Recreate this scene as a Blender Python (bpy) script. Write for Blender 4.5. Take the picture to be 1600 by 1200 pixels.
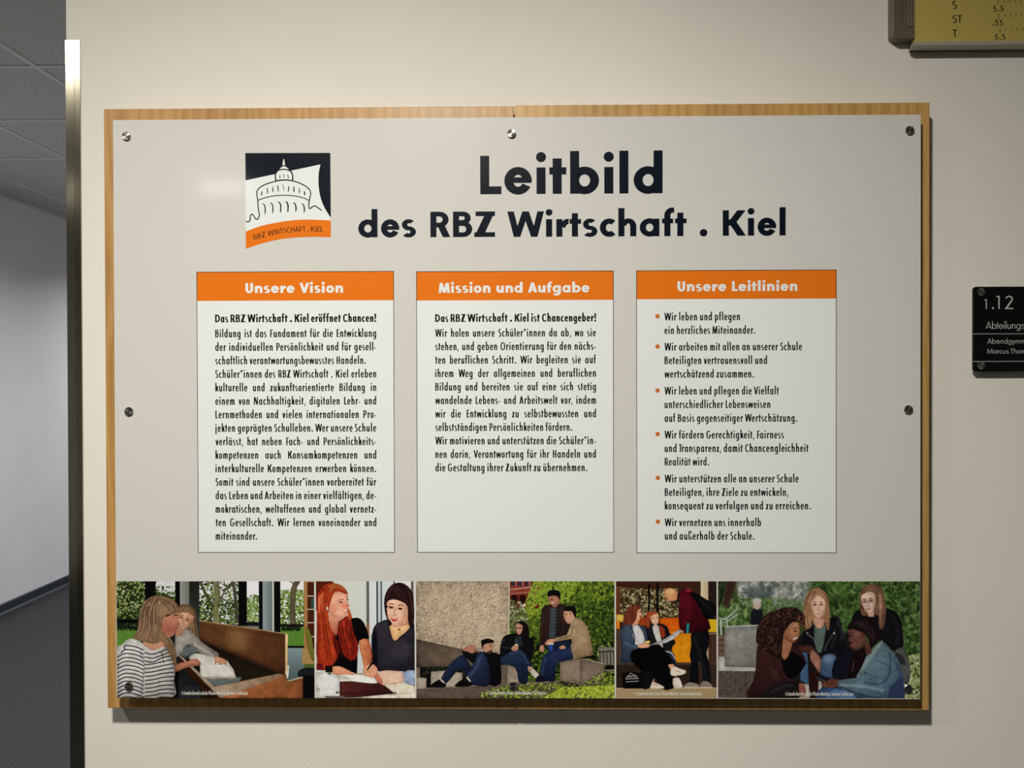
import bpy, bmesh, math, random
import numpy as np
from mathutils import Vector, Matrix

C = bpy.context.scene.collection
for o in list(bpy.data.objects):
    bpy.data.objects.remove(o, do_unlink=True)

# ------------------------------------------------------------------ camera, world, lights, exposure
CAM = Vector((0.0, -1.32, 1.55))
PITCH, YAW, ROLL, FPX = -0.00718, -0.01253, -0.00261, 1200.0
cy, sy, cp, sp = math.cos(YAW), math.sin(YAW), math.cos(PITCH), math.sin(PITCH)
FWD = Vector((sy*cp, cy*cp, sp)); RT0 = Vector((cy, -sy, 0)); UP0 = RT0.cross(FWD)
RT = math.cos(ROLL)*RT0 + math.sin(ROLL)*UP0
UP = -math.sin(ROLL)*RT0 + math.cos(ROLL)*UP0
cam_d = bpy.data.cameras.new('camera'); cam = bpy.data.objects.new('camera', cam_d); C.objects.link(cam)
cam_d.sensor_fit = 'HORIZONTAL'; cam_d.sensor_width = 36.0; cam_d.lens = 36.0*FPX/1600.0
cam_d.clip_start = 0.02
m = Matrix((RT, UP, -FWD)).transposed().to_4x4(); m.translation = CAM
cam.matrix_world = m
bpy.context.scene.camera = cam
vs = bpy.context.scene.view_settings
vs.view_transform = 'Standard'; vs.look = 'None'; vs.gamma = 1.0; vs.use_curve_mapping = False
vs.exposure = 0.0

w = bpy.data.worlds.new('world'); bpy.context.scene.world = w; w.use_nodes = True
w.node_tree.nodes['Background'].inputs[0].default_value = (0.5, 0.55, 0.6, 1)
w.node_tree.nodes['Background'].inputs[1].default_value = 0.02

CEIL = 2.77
def lamp(x, y, power, col, size=0.2, spread=150, sy_=None):
    l = bpy.data.lights.new('downlight', 'AREA'); l.energy = power; l.color = col
    l.shape = 'DISK' if sy_ is None else 'RECTANGLE'; l.size = size
    if sy_: l.size_y = sy_
    l.spread = math.radians(spread)
    o = bpy.data.objects.new('downlight', l); o.location = (x, y, CEIL-0.012); C.objects.link(o)
    return o
WARM = (1.0, 0.945, 0.825)
lamp(-0.29, -1.43, 60, WARM, 0.17, 161)
lamp(-1.65, -1.46, 12, WARM, 0.17, 160)
lamp(-1.88, -3.60, 9, WARM, 0.30, 180, 0.10)
lamp(-2.85, -3.60, 0.5, WARM, 0.30, 180, 0.10)
COOL = (0.97, 0.97, 0.985)
lamp(-2.35, 2.05, 52, COOL, 0.3, 158)
lamp(-2.2, 5.3, 40, COOL, 0.2, 150)

# ------------------------------------------------------------------ helpers
def P(px, py, Y=-0.052):
    """point of the vertical plane y=Y that is measured at pixel (px,py) of the photograph"""
    d = RT*((px-800.0)/FPX) + UP*((600.0-py)/FPX) + FWD
    t = (Y-CAM.y)/d.y
    p = CAM + d*t
    return p.x, p.z

def lin(c):
    out = []
    for v in c[:3]:
        v = v/255.0
        out.append(v/12.92 if v <= 0.04045 else ((v+0.055)/1.055)**2.4)
    return out
REF = lin((234, 230, 221))
def pc(r, g, b):                      # ink colour of the prints
    l = lin((r, g, b))
    return tuple(min(0.92, 0.80*l[i]/REF[i]) for i in range(3))

class MB:
    def __init__(s): s.v = []; s.f = []; s.uv = None
    def add(s, vs_, fs):
        n = len(s.v); s.v += [tuple(p) for p in vs_]; s.f += [tuple(i+n for i in f) for f in fs]
    def box(s, x0, y0, z0, x1, y1, z1):
        s.add([(x0,y0,z0),(x1,y0,z0),(x1,y1,z0),(x0,y1,z0),(x0,y0,z1),(x1,y0,z1),(x1,y1,z1),(x0,y1,z1)],
              [(0,3,2,1),(4,5,6,7),(0,1,5,4),(1,2,6,5),(2,3,7,6),(3,0,4,7)])
    def cyl(s, c, r, h, seg=32, axis='y', r2=None):
        r2 = r if r2 is None else r2; vs_ = []
        for k, (rr, t) in enumerate(((r, 0), (r2, h))):
            for i in range(seg):
                a = 2*math.pi*i/seg; u, v = rr*math.cos(a), rr*math.sin(a)
                vs_.append((c[0]+u, c[1]+t, c[2]+v) if axis == 'y' else (c[0]+u, c[1]+v, c[2]+t))
        fs = [tuple(range(seg)), tuple(range(2*seg-1, seg-1, -1))]
        fs += [(i, i+seg, (i+1) % seg+seg, (i+1) % seg) for i in range(seg)]
        s.add(vs_, fs)
    def prism(s, pts, y0, y1):        # polygon in x,z extruded along y (y0 front)
        n = len(pts)
        s.add([(p[0], y0, p[1]) for p in pts]+[(p[0], y1, p[1]) for p in pts],
              [tuple(range(n)), tuple(range(2*n-1, n-1, -1))]+[(i, (i+1) % n, (i+1) % n+n, i+n) for i in range(n)])
    def flat(s, pts, y):
        s.add([(p[0], y, p[1]) for p in pts], [tuple(range(len(pts)))])
    def build(s, name, mat, parent=None, bevel=0, seg=2, smooth=False, loc=None, stuff=False, fix=True):
        me = bpy.data.meshes.new(name); me.from_pydata(s.v, [], s.f); me.validate()
        if fix or bevel:
            bm = bmesh.new(); bm.from_mesh(me)
            bmesh.ops.recalc_face_normals(bm, faces=bm.faces)
            if bevel:
                bmesh.ops.bevel(bm, geom=[e for e in bm.edges if e.calc_face_angle(0) > 0.6], offset=bevel, segments=seg, affect='EDGES', profile=0.5)
            bm.to_mesh(me); bm.free()
        if smooth:
            for p in me.polygons: p.use_smooth = True
        me.materials.append(mat)
        o = bpy.data.objects.new(name, me); C.objects.link(o)
        if parent:
            o.parent = parent; me.transform(Matrix.Translation(-parent_loc(parent)))
        elif loc is not None:
            me.transform(Matrix.Translation(-Vector(loc))); o.location = loc
        if stuff: o['kind'] = 'stuff'
        return o
def parent_loc(p):
    v = Vector((0, 0, 0))
    while p is not None:
        v = v + Vector(p.location); p = p.parent
    return v
def empty(name, loc, label, cat, group=None):
    o = bpy.data.objects.new(name, None); o.location = loc; C.objects.link(o); o.empty_display_size = 0.1
    o['label'] = label; o['category'] = cat
    if group: o['group'] = group
    return o
def struct(o): o['kind'] = 'structure'; return o

# ------------------------------------------------------------------ materials
def mat(name, col, rough=0.5, metal=0.0, spec=0.5, coat=0.0, coat_rough=0.1):
    m_ = bpy.data.materials.new(name); m_.use_nodes = True
    b = m_.node_tree.nodes['Principled BSDF']
    b.inputs['Base Color'].default_value = (*col, 1); b.inputs['Roughness'].default_value = rough
    b.inputs['Metallic'].default_value = metal; b.inputs['Specular IOR Level'].default_value = spec
    b.inputs['Coat Weight'].default_value = coat; b.inputs['Coat Roughness'].default_value = coat_rough
    return m_
def nodes(m_): return m_.node_tree.nodes, m_.node_tree.links, m_.node_tree.nodes['Principled BSDF']
def noise_col(m_, c1, c2, scale, detail=4, stretch=(1,1,1), lo=0.35, hi=0.65, bump=0, bump_scale=None, dist=0.002, rough=None):
    N, L, b = nodes(m_)
    tc = N.new('ShaderNodeTexCoord'); mp = N.new('ShaderNodeMapping'); mp.inputs['Scale'].default_value = stretch
    L.new(tc.outputs['Object'], mp.inputs[0])
    n = N.new('ShaderNodeTexNoise'); n.inputs['Scale'].default_value = scale; n.inputs['Detail'].default_value = detail
    L.new(mp.outputs[0], n.inputs['Vector'])
    r = N.new('ShaderNodeValToRGB'); r.color_ramp.elements[0].position = lo; r.color_ramp.elements[1].position = hi
    r.color_ramp.elements[0].color = (*c1, 1); r.color_ramp.elements[1].color = (*c2, 1)
    L.new(n.outputs['Fac'], r.inputs[0]); L.new(r.outputs[0], b.inputs['Base Color'])
    if bump:
        n2 = N.new('ShaderNodeTexNoise'); n2.inputs['Scale'].default_value = bump_scale or scale; n2.inputs['Detail'].default_value = 3
        L.new(mp.outputs[0], n2.inputs['Vector'])
        bp = N.new('ShaderNodeBump'); bp.inputs['Strength'].default_value = bump; bp.inputs['Distance'].default_value = dist
        L.new(n2.outputs['Fac'], bp.inputs['Height']); L.new(bp.outputs[0], b.inputs['Normal'])
    return m_

M = {}
M['wall'] = noise_col(mat('painted_plaster', (0.7, 0.7, 0.7), 0.75, spec=0.25), (0.735, 0.72, 0.68), (0.765, 0.75, 0.71), 3.0, bump=0.35, bump_scale=170, dist=0.0006)
M['wall_cool'] = noise_col(mat('corridor_paint', (0.7, 0.7, 0.7), 0.7, spec=0.3), (0.66, 0.665, 0.69), (0.69, 0.695, 0.72), 2.5, bump=0.3, bump_scale=150, dist=0.0006)
M['tile'] = noise_col(mat('mineral_tile', (0.5, 0.5, 0.5), 0.9, spec=0.1), (0.45, 0.45, 0.43), (0.52, 0.52, 0.50), 60)
M['grid'] = mat('grid_bar_paint', (0.60, 0.60, 0.58), 0.5)
fl = mat('speckled_flooring', (0.05, 0.05, 0.06), 0.55, spec=0.35)
noise_col(fl, (0.004, 0.005, 0.006), (0.034, 0.035, 0.037), 150, detail=2, lo=0.40, hi=0.66, bump=0.25, bump_scale=200, dist=0.0008)
M['floor'] = fl
M['skirting'] = mat('navy_skirting', (0.022, 0.028, 0.040), 0.45)
M['weld'] = mat('grey_weld_strip', (0.040, 0.046, 0.052), 0.5)

def wood(name, c1, c2, c3, off):
    m_ = mat(name, c2, 0.42, spec=0.4, coat=0.15, coat_rough=0.25); N, L, b = nodes(m_)
    tc = N.new('ShaderNodeTexCoord'); mp = N.new('ShaderNodeMapping')
    mp.inputs['Scale'].default_value = (1, 1, 0.16); mp.inputs['Location'].default_value = off
    L.new(tc.outputs['Object'], mp.inputs[0])
    n = N.new('ShaderNodeTexNoise'); n.inputs['Scale'].default_value = 7; n.inputs['Detail'].default_value = 4
    L.new(mp.outputs[0], n.inputs['Vector'])
    wv = N.new('ShaderNodeTexWave'); wv.wave_type = 'BANDS'; wv.bands_direction = 'X'
    wv.inputs['Scale'].default_value = 16; wv.inputs['Distortion'].default_value = 11; wv.inputs['Detail'].default_value = 3
    wv.inputs['Detail Scale'].default_value = 1.1
    L.new(mp.outputs[0], wv.inputs['Vector'])
    mp2 = N.new('ShaderNodeMapping'); mp2.inputs['Scale'].default_value = (1, 1, 0.03)
    L.new(tc.outputs['Object'], mp2.inputs[0])
    n3 = N.new('ShaderNodeTexNoise'); n3.inputs['Scale'].default_value = 420; n3.inputs['Detail'].default_value = 3
    L.new(mp2.outputs[0], n3.inputs['Vector'])
    r = N.new('ShaderNodeValToRGB'); e = r.color_ramp.elements
    e[0].position = 0.0; e[0].color = (*c1, 1); e[1].position = 1.0; e[1].color = (*c3, 1)
    k = e.new(0.22); k.color = (*c2, 1)
    L.new(wv.outputs['Fac'], r.inputs[0])
    mx = N.new('ShaderNodeMix'); mx.data_type = 'RGBA'; mx.blend_type = 'MULTIPLY'; mx.inputs[0].default_value = 1
    r2 = N.new('ShaderNodeValToRGB'); r2.color_ramp.elements[0].position = 0.3; r2.color_ramp.elements[1].position = 0.7
    r2.color_ramp.elements[0].color = (0.80, 0.80, 0.78, 1); r2.color_ramp.elements[1].color = (1.1, 1.1, 1.1, 1)
    L.new(n.outputs['Fac'], r2.inputs[0])
    L.new(r.outputs[0], mx.inputs[6]); L.new(r2.outputs[0], mx.inputs[7])
    mx2 = N.new('ShaderNodeMix'); mx2.data_type = 'RGBA'; mx2.blend_type = 'MULTIPLY'; mx2.inputs[0].default_value = 1
    r3 = N.new('ShaderNodeValToRGB'); r3.color_ramp.elements[0].position = 0.3; r3.color_ramp.elements[1].position = 0.6
    r3.color_ramp.elements[0].color = (0.86, 0.86, 0.84, 1); r3.color_ramp.elements[1].color = (1, 1, 1, 1)
    L.new(n3.outputs['Fac'], r3.inputs[0]); L.new(mx.outputs[2], mx2.inputs[6]); L.new(r3.outputs[0], mx2.inputs[7])
    L.new(mx2.outputs[2], b.inputs['Base Color'])
    return m_
M['wood_l'] = wood('maple_veneer', (0.435, 0.232, 0.070), (0.475, 0.257, 0.082), (0.53, 0.30, 0.11), (0.3, 0, 0.2))
M['wood_r'] = wood('maple_veneer_paler', (0.45, 0.255, 0.078), (0.505, 0.292, 0.095), (0.56, 0.335, 0.12), (3.1, 0, 1.2))

def print_mat(name, col, rough=0.33):
    return mat(name, col, rough, spec=0.12, coat=0.24, coat_rough=0.10)
M['panel'] = print_mat('panel_grey', pc(207, 203, 194))
M['white'] = print_mat('print_white', pc(227, 228, 222))
M['orange'] = print_mat('print_orange', pc(226, 115, 24))
M['navy'] = print_mat('print_navy', pc(11, 20, 31))
M['black'] = print_mat('print_black', pc(9, 9, 9))
M['bullet'] = print_mat('print_bullet', pc(205, 108, 50))
M['caption'] = print_mat('print_caption', pc(215, 212, 200))
M['caption_dark'] = print_mat('print_caption_dark', pc(40, 18, 18))
M['edge'] = mat('panel_edge', (0.7, 0.68, 0.66), 0.4)

def brushed(name, col, rough, radial=False, aniso=0.8, streak=True):
    m_ = mat(name, col, rough, metal=1.0); N, L, b = nodes(m_)
    b.inputs['Anisotropic'].default_value = aniso
    t = N.new('ShaderNodeTangent'); t.direction_type = 'RADIAL'; t.axis = 'Y' if radial else 'X'
    L.new(t.outputs[0], b.inputs['Tangent'])
    if streak:
        tc = N.new('ShaderNodeTexCoord'); mp = N.new('ShaderNodeMapping'); mp.inputs['Scale'].default_value = (1, 1, 0.012)
        L.new(tc.outputs['Object'], mp.inputs[0])
        n = N.new('ShaderNodeTexNoise'); n.inputs['Scale'].default_value = 900; n.inputs['Detail'].default_value = 2
        L.new(mp.outputs[0], n.inputs['Vector'])
        r = N.new('ShaderNodeValToRGB'); r.color_ramp.elements[0].color = (*[c*0.84 for c in col], 1); r.color_ramp.elements[1].color = (*col, 1)
        r.color_ramp.elements[0].position = 0.35; r.color_ramp.elements[1].position = 0.6
        L.new(n.outputs['Fac'], r.inputs[0]); L.new(r.outputs[0], b.inputs['Base Color'])
    return m_
M['steel'] = brushed('brushed_steel_guard', (0.52, 0.485, 0.385), 0.14, aniso=0.0)
M['screw'] = brushed('turned_steel', (0.55, 0.53, 0.49), 0.24, radial=True, aniso=0.85, streak=False)
M['screw_side'] = mat('screw_side_steel', (0.45, 0.43, 0.40), 0.3, metal=1)
M['alu'] = mat('aluminium_rail', (0.50, 0.485, 0.41), 0.35, metal=0.35)
M['taupe'] = noise_col(mat('taupe_plastic', (0.10, 0.085, 0.055), 0.38), (0.118, 0.100, 0.065), (0.135, 0.115, 0.078), 5)
M['yellow'] = noise_col(mat('yellow_scale_board', (0.5, 0.4, 0.1), 0.4), (0.50, 0.395, 0.105), (0.535, 0.42, 0.115), 4)
M['ink'] = mat('scale_ink', (0.025, 0.018, 0.012), 0.5)
M['brown_ink'] = mat('tick_ink', (0.14, 0.085, 0.015), 0.5)
M['acrylic'] = mat('black_acrylic', (0.004, 0.0045, 0.005), 0.10, spec=0.22)
M['sign_ink'] = mat('sign_lettering', (0.50, 0.50, 0.49), 0.5)
M['sign_line'] = mat('sign_joint', (0.22, 0.23, 0.24), 0.4)

from mathutils.geometry import delaunay_2d_cdt
def union(polys):
    """merge overlapping convex pieces into one triangulated outline without double layers"""
    vv, ff = [], []
    for p in polys:
        q = []
        for a in p:
            if not q or math.dist(a, q[-1]) > 1e-7: q.append(a)
        if len(q) > 2 and math.dist(q[0], q[-1]) < 1e-7: q.pop()
        ar = sum(q[i][0]*q[(i+1) % len(q)][1]-q[(i+1) % len(q)][0]*q[i][1] for i in range(len(q)))
        if abs(ar) < 1e-12: continue
        if ar < 0: q = q[::-1]
        ff.append(list(range(len(vv), len(vv)+len(q)))); vv += [Vector(a) for a in q]
    r = delaunay_2d_cdt(vv, [], ff, 1, 1e-7)
    return [[tuple(r[0][i]) for i in f] for f, src in zip(r[2], r[5]) if src]

# ------------------------------------------------------------------ lettering: a geometric sans drawn stroke by stroke
class Face:
    def __init__(s, sv, sh, x, ow, nw, cw, n=2.0, sb=0.085, rb=0.055, dot=None, asc=1.11, desc=-0.30, seg=5, sp=0.30, doty=0.955, capk=1.0):
        s.sv, s.sh, s.x, s.ow, s.nw, s.cw, s.n = sv, sh, x, ow, nw, cw, n
        s.sb, s.rb, s.dot, s.asc, s.desc, s.seg, s.sp, s.doty = sb, rb, dot or sv*0.56, asc, desc, seg, sp, doty
        s.cache = {}; s.tri = {}
    def rect(s, x0, y0, x1, y1): return [[(x0,y0),(x1,y0),(x1,y1),(x0,y1)]]
    def pt(s, cx, cy_, rx, ry, a):
        c, d = math.cos(a), math.sin(a); e = 2.0/s.n
        return cx+rx*math.copysign(abs(c)**e, c), cy_+ry*math.copysign(abs(d)**e, d)
    def ring(s, cx, cy_, rx, ry, a0=0, a1=360, sh=None, sv=None):
        sh = s.sh if sh is None else sh; sv = s.sv if sv is None else sv
        k = max(3, int(abs(a1-a0)/90.0*s.seg+0.99)); out = []
        for i in range(k):
            a, b = math.radians(a0+(a1-a0)*i/k), math.radians(a0+(a1-a0)*(i+1)/k)
            ix, iy = max(0.01, rx-sv), max(0.01, ry-sh)
            out.append([s.pt(cx,cy_,rx,ry,a), s.pt(cx,cy_,rx,ry,b), s.pt(cx,cy_,ix,iy,b), s.pt(cx,cy_,ix,iy,a)])
        return out
    def diag(s, x0, y0, x1, y1, w): return [[(x0,y0),(x0+w,y0),(x1+w,y1),(x1,y1)]]
    def disc(s, cx, cy_, r, k=14): return [[(cx+r*math.cos(2*math.pi*i/k), cy_+r*math.sin(2*math.pi*i/k)) for i in range(k)]]
    def bowl(s, x0, w, y0, h, right=True, sh=None):      # half ring with arms back to the stem
        sh = s.sh if sh is None else sh
        rx = min(w*0.62, h/2*1.15); cx = x0+w-rx; out = s.ring(cx, y0+h/2, rx, h/2, -90, 90, sh=sh)
        out += s.rect(x0, y0, cx, y0+sh)+s.rect(x0, y0+h-sh, cx, y0+h)
        return out
    def glyph(s, ch):
        if ch in s.cache: return s.cache[ch]
        v, h, x, W, nw, cw = s.sv, s.sh, s.x, s.ow, s.nw, s.cw
        A, Dn, sb, rb = s.asc, s.desc, s.sb, s.rb; ov = 0.015; cyx = x/2; ry = x/2+ov; B = W*1.05
        base = {'ä':'a','ö':'o','ü':'u'}.get(ch)
        if base:
            wd, p, l, r = s.glyph(base); d = s.dot*0.9; g = max(d*1.25, wd*0.24)
            g = (wd, p+s.disc(wd/2-g, s.doty-0.02, d)+s.disc(wd/2+g, s.doty-0.02, d), l, r)
            s.cache[ch] = g; return g
        d = v*1.06; db = 0.02
        def arch(x0, w):       # arch from a stem at x0
            rx = (w-v*0.30)/2; cx = x0+w-rx; ryy = min(x*0.5, rx*(1.0 if s.n == 2 else 1.5))
            c_ = x+ov-ryy
            return s.ring(cx, c_, rx, ryy, 0, 172, sh=h*0.95)+s.rect(x0+w-v, 0, x0+w, c_)
        if ch == ' ': g = (s.sp, [], 0, 0)
        elif ch == 'o': g = (W, s.ring(W/2, cyx, W/2, ry), rb, rb)
        elif ch == 'a': g = (B, s.ring(B/2, cyx, B/2, ry)+s.rect(B-v, 0, B, x), rb, sb)
        elif ch in 'dq': g = (B, s.ring(B/2, cyx, B/2, ry)+(s.rect(B-v, 0, B, A) if ch == 'd' else s.rect(B-v, Dn, B, x)), rb, sb)
        elif ch in 'bp': g = (B, s.ring(B/2, cyx, B/2, ry)+(s.rect(0, 0, v, A) if ch == 'b' else s.rect(0, Dn, v, x)), sb, rb)
        elif ch == 'g':
            r2 = min(B/2, 0.30)*1.0
            g = (B, s.ring(B/2, cyx, B/2, ry)+s.rect(B-v, Dn-ov+r2, B, x)+s.ring(B/2, Dn-ov+r2, B/2, r2, -155, 0), rb, sb)
        elif ch == 'c':
            a = 48 if s.n == 2 else 38
            wd = max(W*0.5, s.pt(W/2, 0, W/2, ry, math.radians(a))[0])
            g = (wd, s.ring(W/2, cyx, W/2, ry, a, 360-a), rb, 0.03)
        elif ch == 'e':
            bh = h*0.72
            g = (W, s.ring(W/2, cyx, W/2, ry, -5, 334 if s.n == 2 else 328)+s.rect(v*0.5, cyx-bh*0.38, W-0.008, cyx+bh*0.62), rb, rb*0.8)
        elif ch == 's':
            wd = W*0.80 if s.n == 2 else W*0.82; hs = h*0.78; rr = (x+2*ov+hs)/4
            g = (wd, s.ring(wd*0.5, x+ov-rr, wd*0.46, rr, 38, 270, hs, v*0.92)+s.ring(wd*0.5, -ov+rr, wd*0.5, rr, -142, 90, hs, v*0.92), 0.03, 0.035)
        elif ch == 'l': g = (v, s.rect(0, 0, v, A), sb, sb)
        elif ch in 'ij':
            g = (v, s.rect(0, 0 if ch == 'i' else Dn, v, x)+s.disc(v/2, s.doty, s.dot), sb, sb)
        elif ch in 'nh': g = (nw, s.rect(0, 0, v, x if ch == 'n' else A)+arch(0, nw), sb, sb*0.95)
        elif ch == 'm':
            w2 = nw*0.93-0.0; g = (2*w2-v, s.rect(0, 0, v, x)+arch(0, w2)+arch(w2-v, w2), sb, sb*0.95)
        elif ch == 'u':
            p = s.rect(0, 0, v, x)+arch(0, nw); g = (nw, [[(nw-a, x-b) for a, b in q] for q in p], sb*0.95, sb)
        elif ch == 'r':
            wd = v+nw*0.34; rx = (wd-v*0.45); ryy = min(rx*1.25, x*0.6); cx = wd*1.0
            g = (wd+0.01, s.rect(0, 0, v, x)+s.ring(cx, x+ov-ryy, rx, ryy, 88, 165, sh=h*1.05), sb, 0.01)
        elif ch == 't':
            o1 = v*0.32+0.01; g = (v+2.4*o1, s.rect(o1, 0, o1+v, 0.92)+s.rect(0, x-h*0.92, v+2.4*o1, x), 0.02, 0.02)
        elif ch == 'f':
            o1 = v*0.32+0.01; rx = v*0.85+h*0.55; e_ = v*0.28; wd = o1+rx+e_
            g = (max(wd, v+2.2*o1), s.rect(o1, 0, o1+v, A-rx+0.025)+s.ring(o1+rx, A+ov-rx, rx, rx, 90, 180)+[[(o1+rx, A+ov-h), (wd, A-h*0.98), (wd, A), (o1+rx, A+ov)]]+s.rect(0, x-h*0.92, v+2.2*o1, x), 0.02, 0.01)
        elif ch == 'k':
            wd = nw*1.0
            g = (wd, s.rect(0, 0, v, A)+s.diag(v*0.55, x*0.42, wd-d*1.15, x, d*1.05)+s.diag(wd-d*1.1, 0, v*0.75, x*0.60, d*1.1), sb, 0.0)
        elif ch == 'v':
            d *= 0.92; wd = W*0.99; g = (wd, s.diag(wd/2-d*0.52, 0, 0, x, d)+s.diag(wd/2-d*0.48, 0, wd-d, x, d), db, db)
        elif ch == 'w':
            d *= 0.88; u = W*0.76; wd = 2*u
            g = (wd, s.diag(u*0.5-d*0.5+0.0, 0, 0, x, d)+s.diag(u*0.5-d*0.5, 0, u-d*0.5, x, d)+s.diag(1.5*u-d*0.5, 0, u-d*0.5, x, d)+s.diag(1.5*u-d*0.5, 0, wd-d, x, d), db, db)
        elif ch == 'x':
            wd = W*0.9; g = (wd, s.diag(0, 0, wd-d, x, d)+s.diag(wd-d, 0, 0, x, d), db, db)
        elif ch == 'y':
            wd = W*0.93; e = (wd-d)/2*(-Dn)/x
            g = (wd, s.diag(wd/2-d*0.5, 0, 0, x, d)+s.diag(wd/2-d*0.5-e, Dn, wd-d, x, d), db, db)
        elif ch == 'z':
            wd = W*0.85; hh = h*0.85
            g = (wd, s.rect(0.02, x-hh, wd, x)+s.rect(0, 0, wd, hh)+s.diag(0, 0, wd-d*1.15, x, d*1.15), 0.03, 0.03)
        elif ch == 'ß':
            wd = nw*1.05; r1 = (wd-0.03)/2
            g = (wd, s.rect(0, 0, v, A-r1)+s.ring(r1, A+ov-r1, r1, r1, -55, 180)+s.ring(wd-r1*0.92, r1*1.1-ov, r1*0.92, r1*1.1, -105, 92), sb, rb)
        # capitals
        elif ch == 'A':
            wd = 0.90*cw; d2 = d*1.0
            g = (wd, s.diag(0, 0, wd/2-d2*0.5, 1, d2)+s.diag(wd-d2, 0, wd/2-d2*0.5, 1, d2)+s.rect(wd*0.2, 0.20, wd*0.8, 0.20+h*0.8), 0.01, 0.01)
        elif ch == 'B':
            wd = 0.745*cw; hh = h*0.9; up = 0.5-hh*0.35
            g = (wd, s.rect(0, 0, v, 1)+s.bowl(v*0.5, wd*0.92-v*0.5, 1-up-hh*0.5+0.01, up+hh*0.5-0.01, sh=hh)+s.bowl(v*0.5, wd-v*0.5, 0, 1-up+hh*0.3, sh=hh), sb, 0.045)
        elif ch == 'C':
            r_ = 0.40*cw+0.02; a = 50 if s.n == 2 else 40
            g = (s.pt(r_, 0, r_, 0.5, math.radians(a))[0], s.ring(r_, 0.5, r_, 0.5+ov, a, 360-a), rb, 0.03)
        elif ch == 'D':
            wd = 0.83*cw; r_ = min(0.5, wd-v*0.6); cx = wd-r_
            g = (wd, s.rect(0, 0, v, 1)+s.ring(cx, 0.5, r_, 0.5, -90, 90)+s.rect(0, 0, cx, h)+s.rect(0, 1-h, cx, 1), sb, rb)
        elif ch == 'E': wd = 0.56*cw; g = (wd, s.rect(0,0,v,1)+s.rect(0,0,wd,h*0.95)+s.rect(0,1-h*0.95,wd,1)+s.rect(0,0.5-h*0.45,wd*0.97,0.5+h*0.45), sb, 0.04)
        elif ch == 'F': wd = 0.54*cw; g = (wd, s.rect(0,0,v,1)+s.rect(0,1-h*0.95,wd,1)+s.rect(0,0.46-h*0.45,wd*0.94,0.46+h*0.45), sb, 0.03)
        elif ch == 'G':
            r_ = 0.47*cw; g = (2*r_, s.ring(r_, 0.5, r_, 0.5+ov, 42, 360)+s.rect(r_, 0.5-h, 2*r_-0.005, 0.5), rb, rb)
        elif ch == 'H': wd = 0.74*cw; g = (wd, s.rect(0,0,v,1)+s.rect(wd-v,0,wd,1)+s.rect(0,0.5-h*0.5,wd,0.5+h*0.5), sb, sb)
        elif ch == 'I': g = (v, s.rect(0,0,v,1), sb, sb)
        elif ch == 'K':
            wd = 0.885*cw; g = (wd, s.rect(0,0,v,1)+s.diag(v*0.45, 0.40, wd-d*1.32, 1, d*1.28)+s.diag(wd-d*1.28, 0, v*0.62, 0.64, d*1.28), sb, 0.0)
        elif ch == 'L': wd = 0.55*cw; g = (wd, s.rect(0,0,v,1)+s.rect(0,0,wd,h), sb, 0.02)
        elif ch == 'M':
            wd = 1.10*cw; i_ = 0.10*cw
            g = (wd, s.diag(0,0,i_,1,v*0.95)+s.diag(wd-v*0.95,0,wd-i_-v*0.95,1,v*0.95)+s.diag(wd/2-d*0.5,0.02,i_,1,d)+s.diag(wd/2-d*0.5,0.02,wd-i_-d,1,d), 0.04, 0.04)
        elif ch == 'N': wd = 0.84*cw; g = (wd, s.rect(0,0,v*0.92,1)+s.rect(wd-v*0.92,0,wd,1)+s.diag(wd-d*1.1,0,0,1,d*1.1), sb, sb)
        elif ch == 'O': r_ = 0.5*cw; g = (2*r_, s.ring(r_, 0.5, r_, 0.5+ov), rb, rb)
        elif ch in 'PR':
            wd = (0.70 if ch == 'P' else 0.76)*cw; hh = h*0.92; y0 = 0.38
            g = (wd if ch == 'P' else 0.785*cw, s.rect(0,0,v,1)+s.bowl(v*0.5, (wd if ch == 'P' else wd*0.93)-v*0.5, y0, 1-y0, sh=hh)+([] if ch == 'P' else s.diag(0.785*cw-d*1.22, 0, wd*0.42-v*0.2, 0.46, d*1.15)), sb, 0.04 if ch == 'P' else 0.01)
        elif ch == 'S':
            wd = 0.60*cw+0.01; hs = h*0.92; rr = (1+2*ov+hs)/4
            g = (wd, s.ring(wd*0.5, 1+ov-rr, wd*0.46, rr, 36, 270, hs, v*0.95)+s.ring(wd*0.5, -ov+rr, wd*0.5, rr, -144, 90, hs, v*0.95), 0.04, 0.04)
        elif ch == 'T': wd = 0.60*cw; g = (wd, s.rect(wd/2-v/2,0,wd/2+v/2,1)+s.rect(0,1-h,wd,1), 0.015, 0.015)
        elif ch == 'U':
            wd = 0.74*cw; r_ = wd/2; rr = min(r_, 0.4)
            g = (wd, s.rect(0,rr-ov-0.005,v,1)+s.rect(wd-v,rr-ov-0.005,wd,1)+s.ring(r_, rr-ov, r_, rr, 180, 360), sb, sb)
        elif ch == 'V': wd = 0.93*cw; g = (wd, s.diag(wd/2-d*0.49,0,0,1,d*0.98)+s.diag(wd/2-d*0.49,0,wd-d*0.98,1,d*0.98), 0.01, 0.01)
        elif ch == 'W':
            wd = 1.40*cw; u = wd/2
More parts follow.
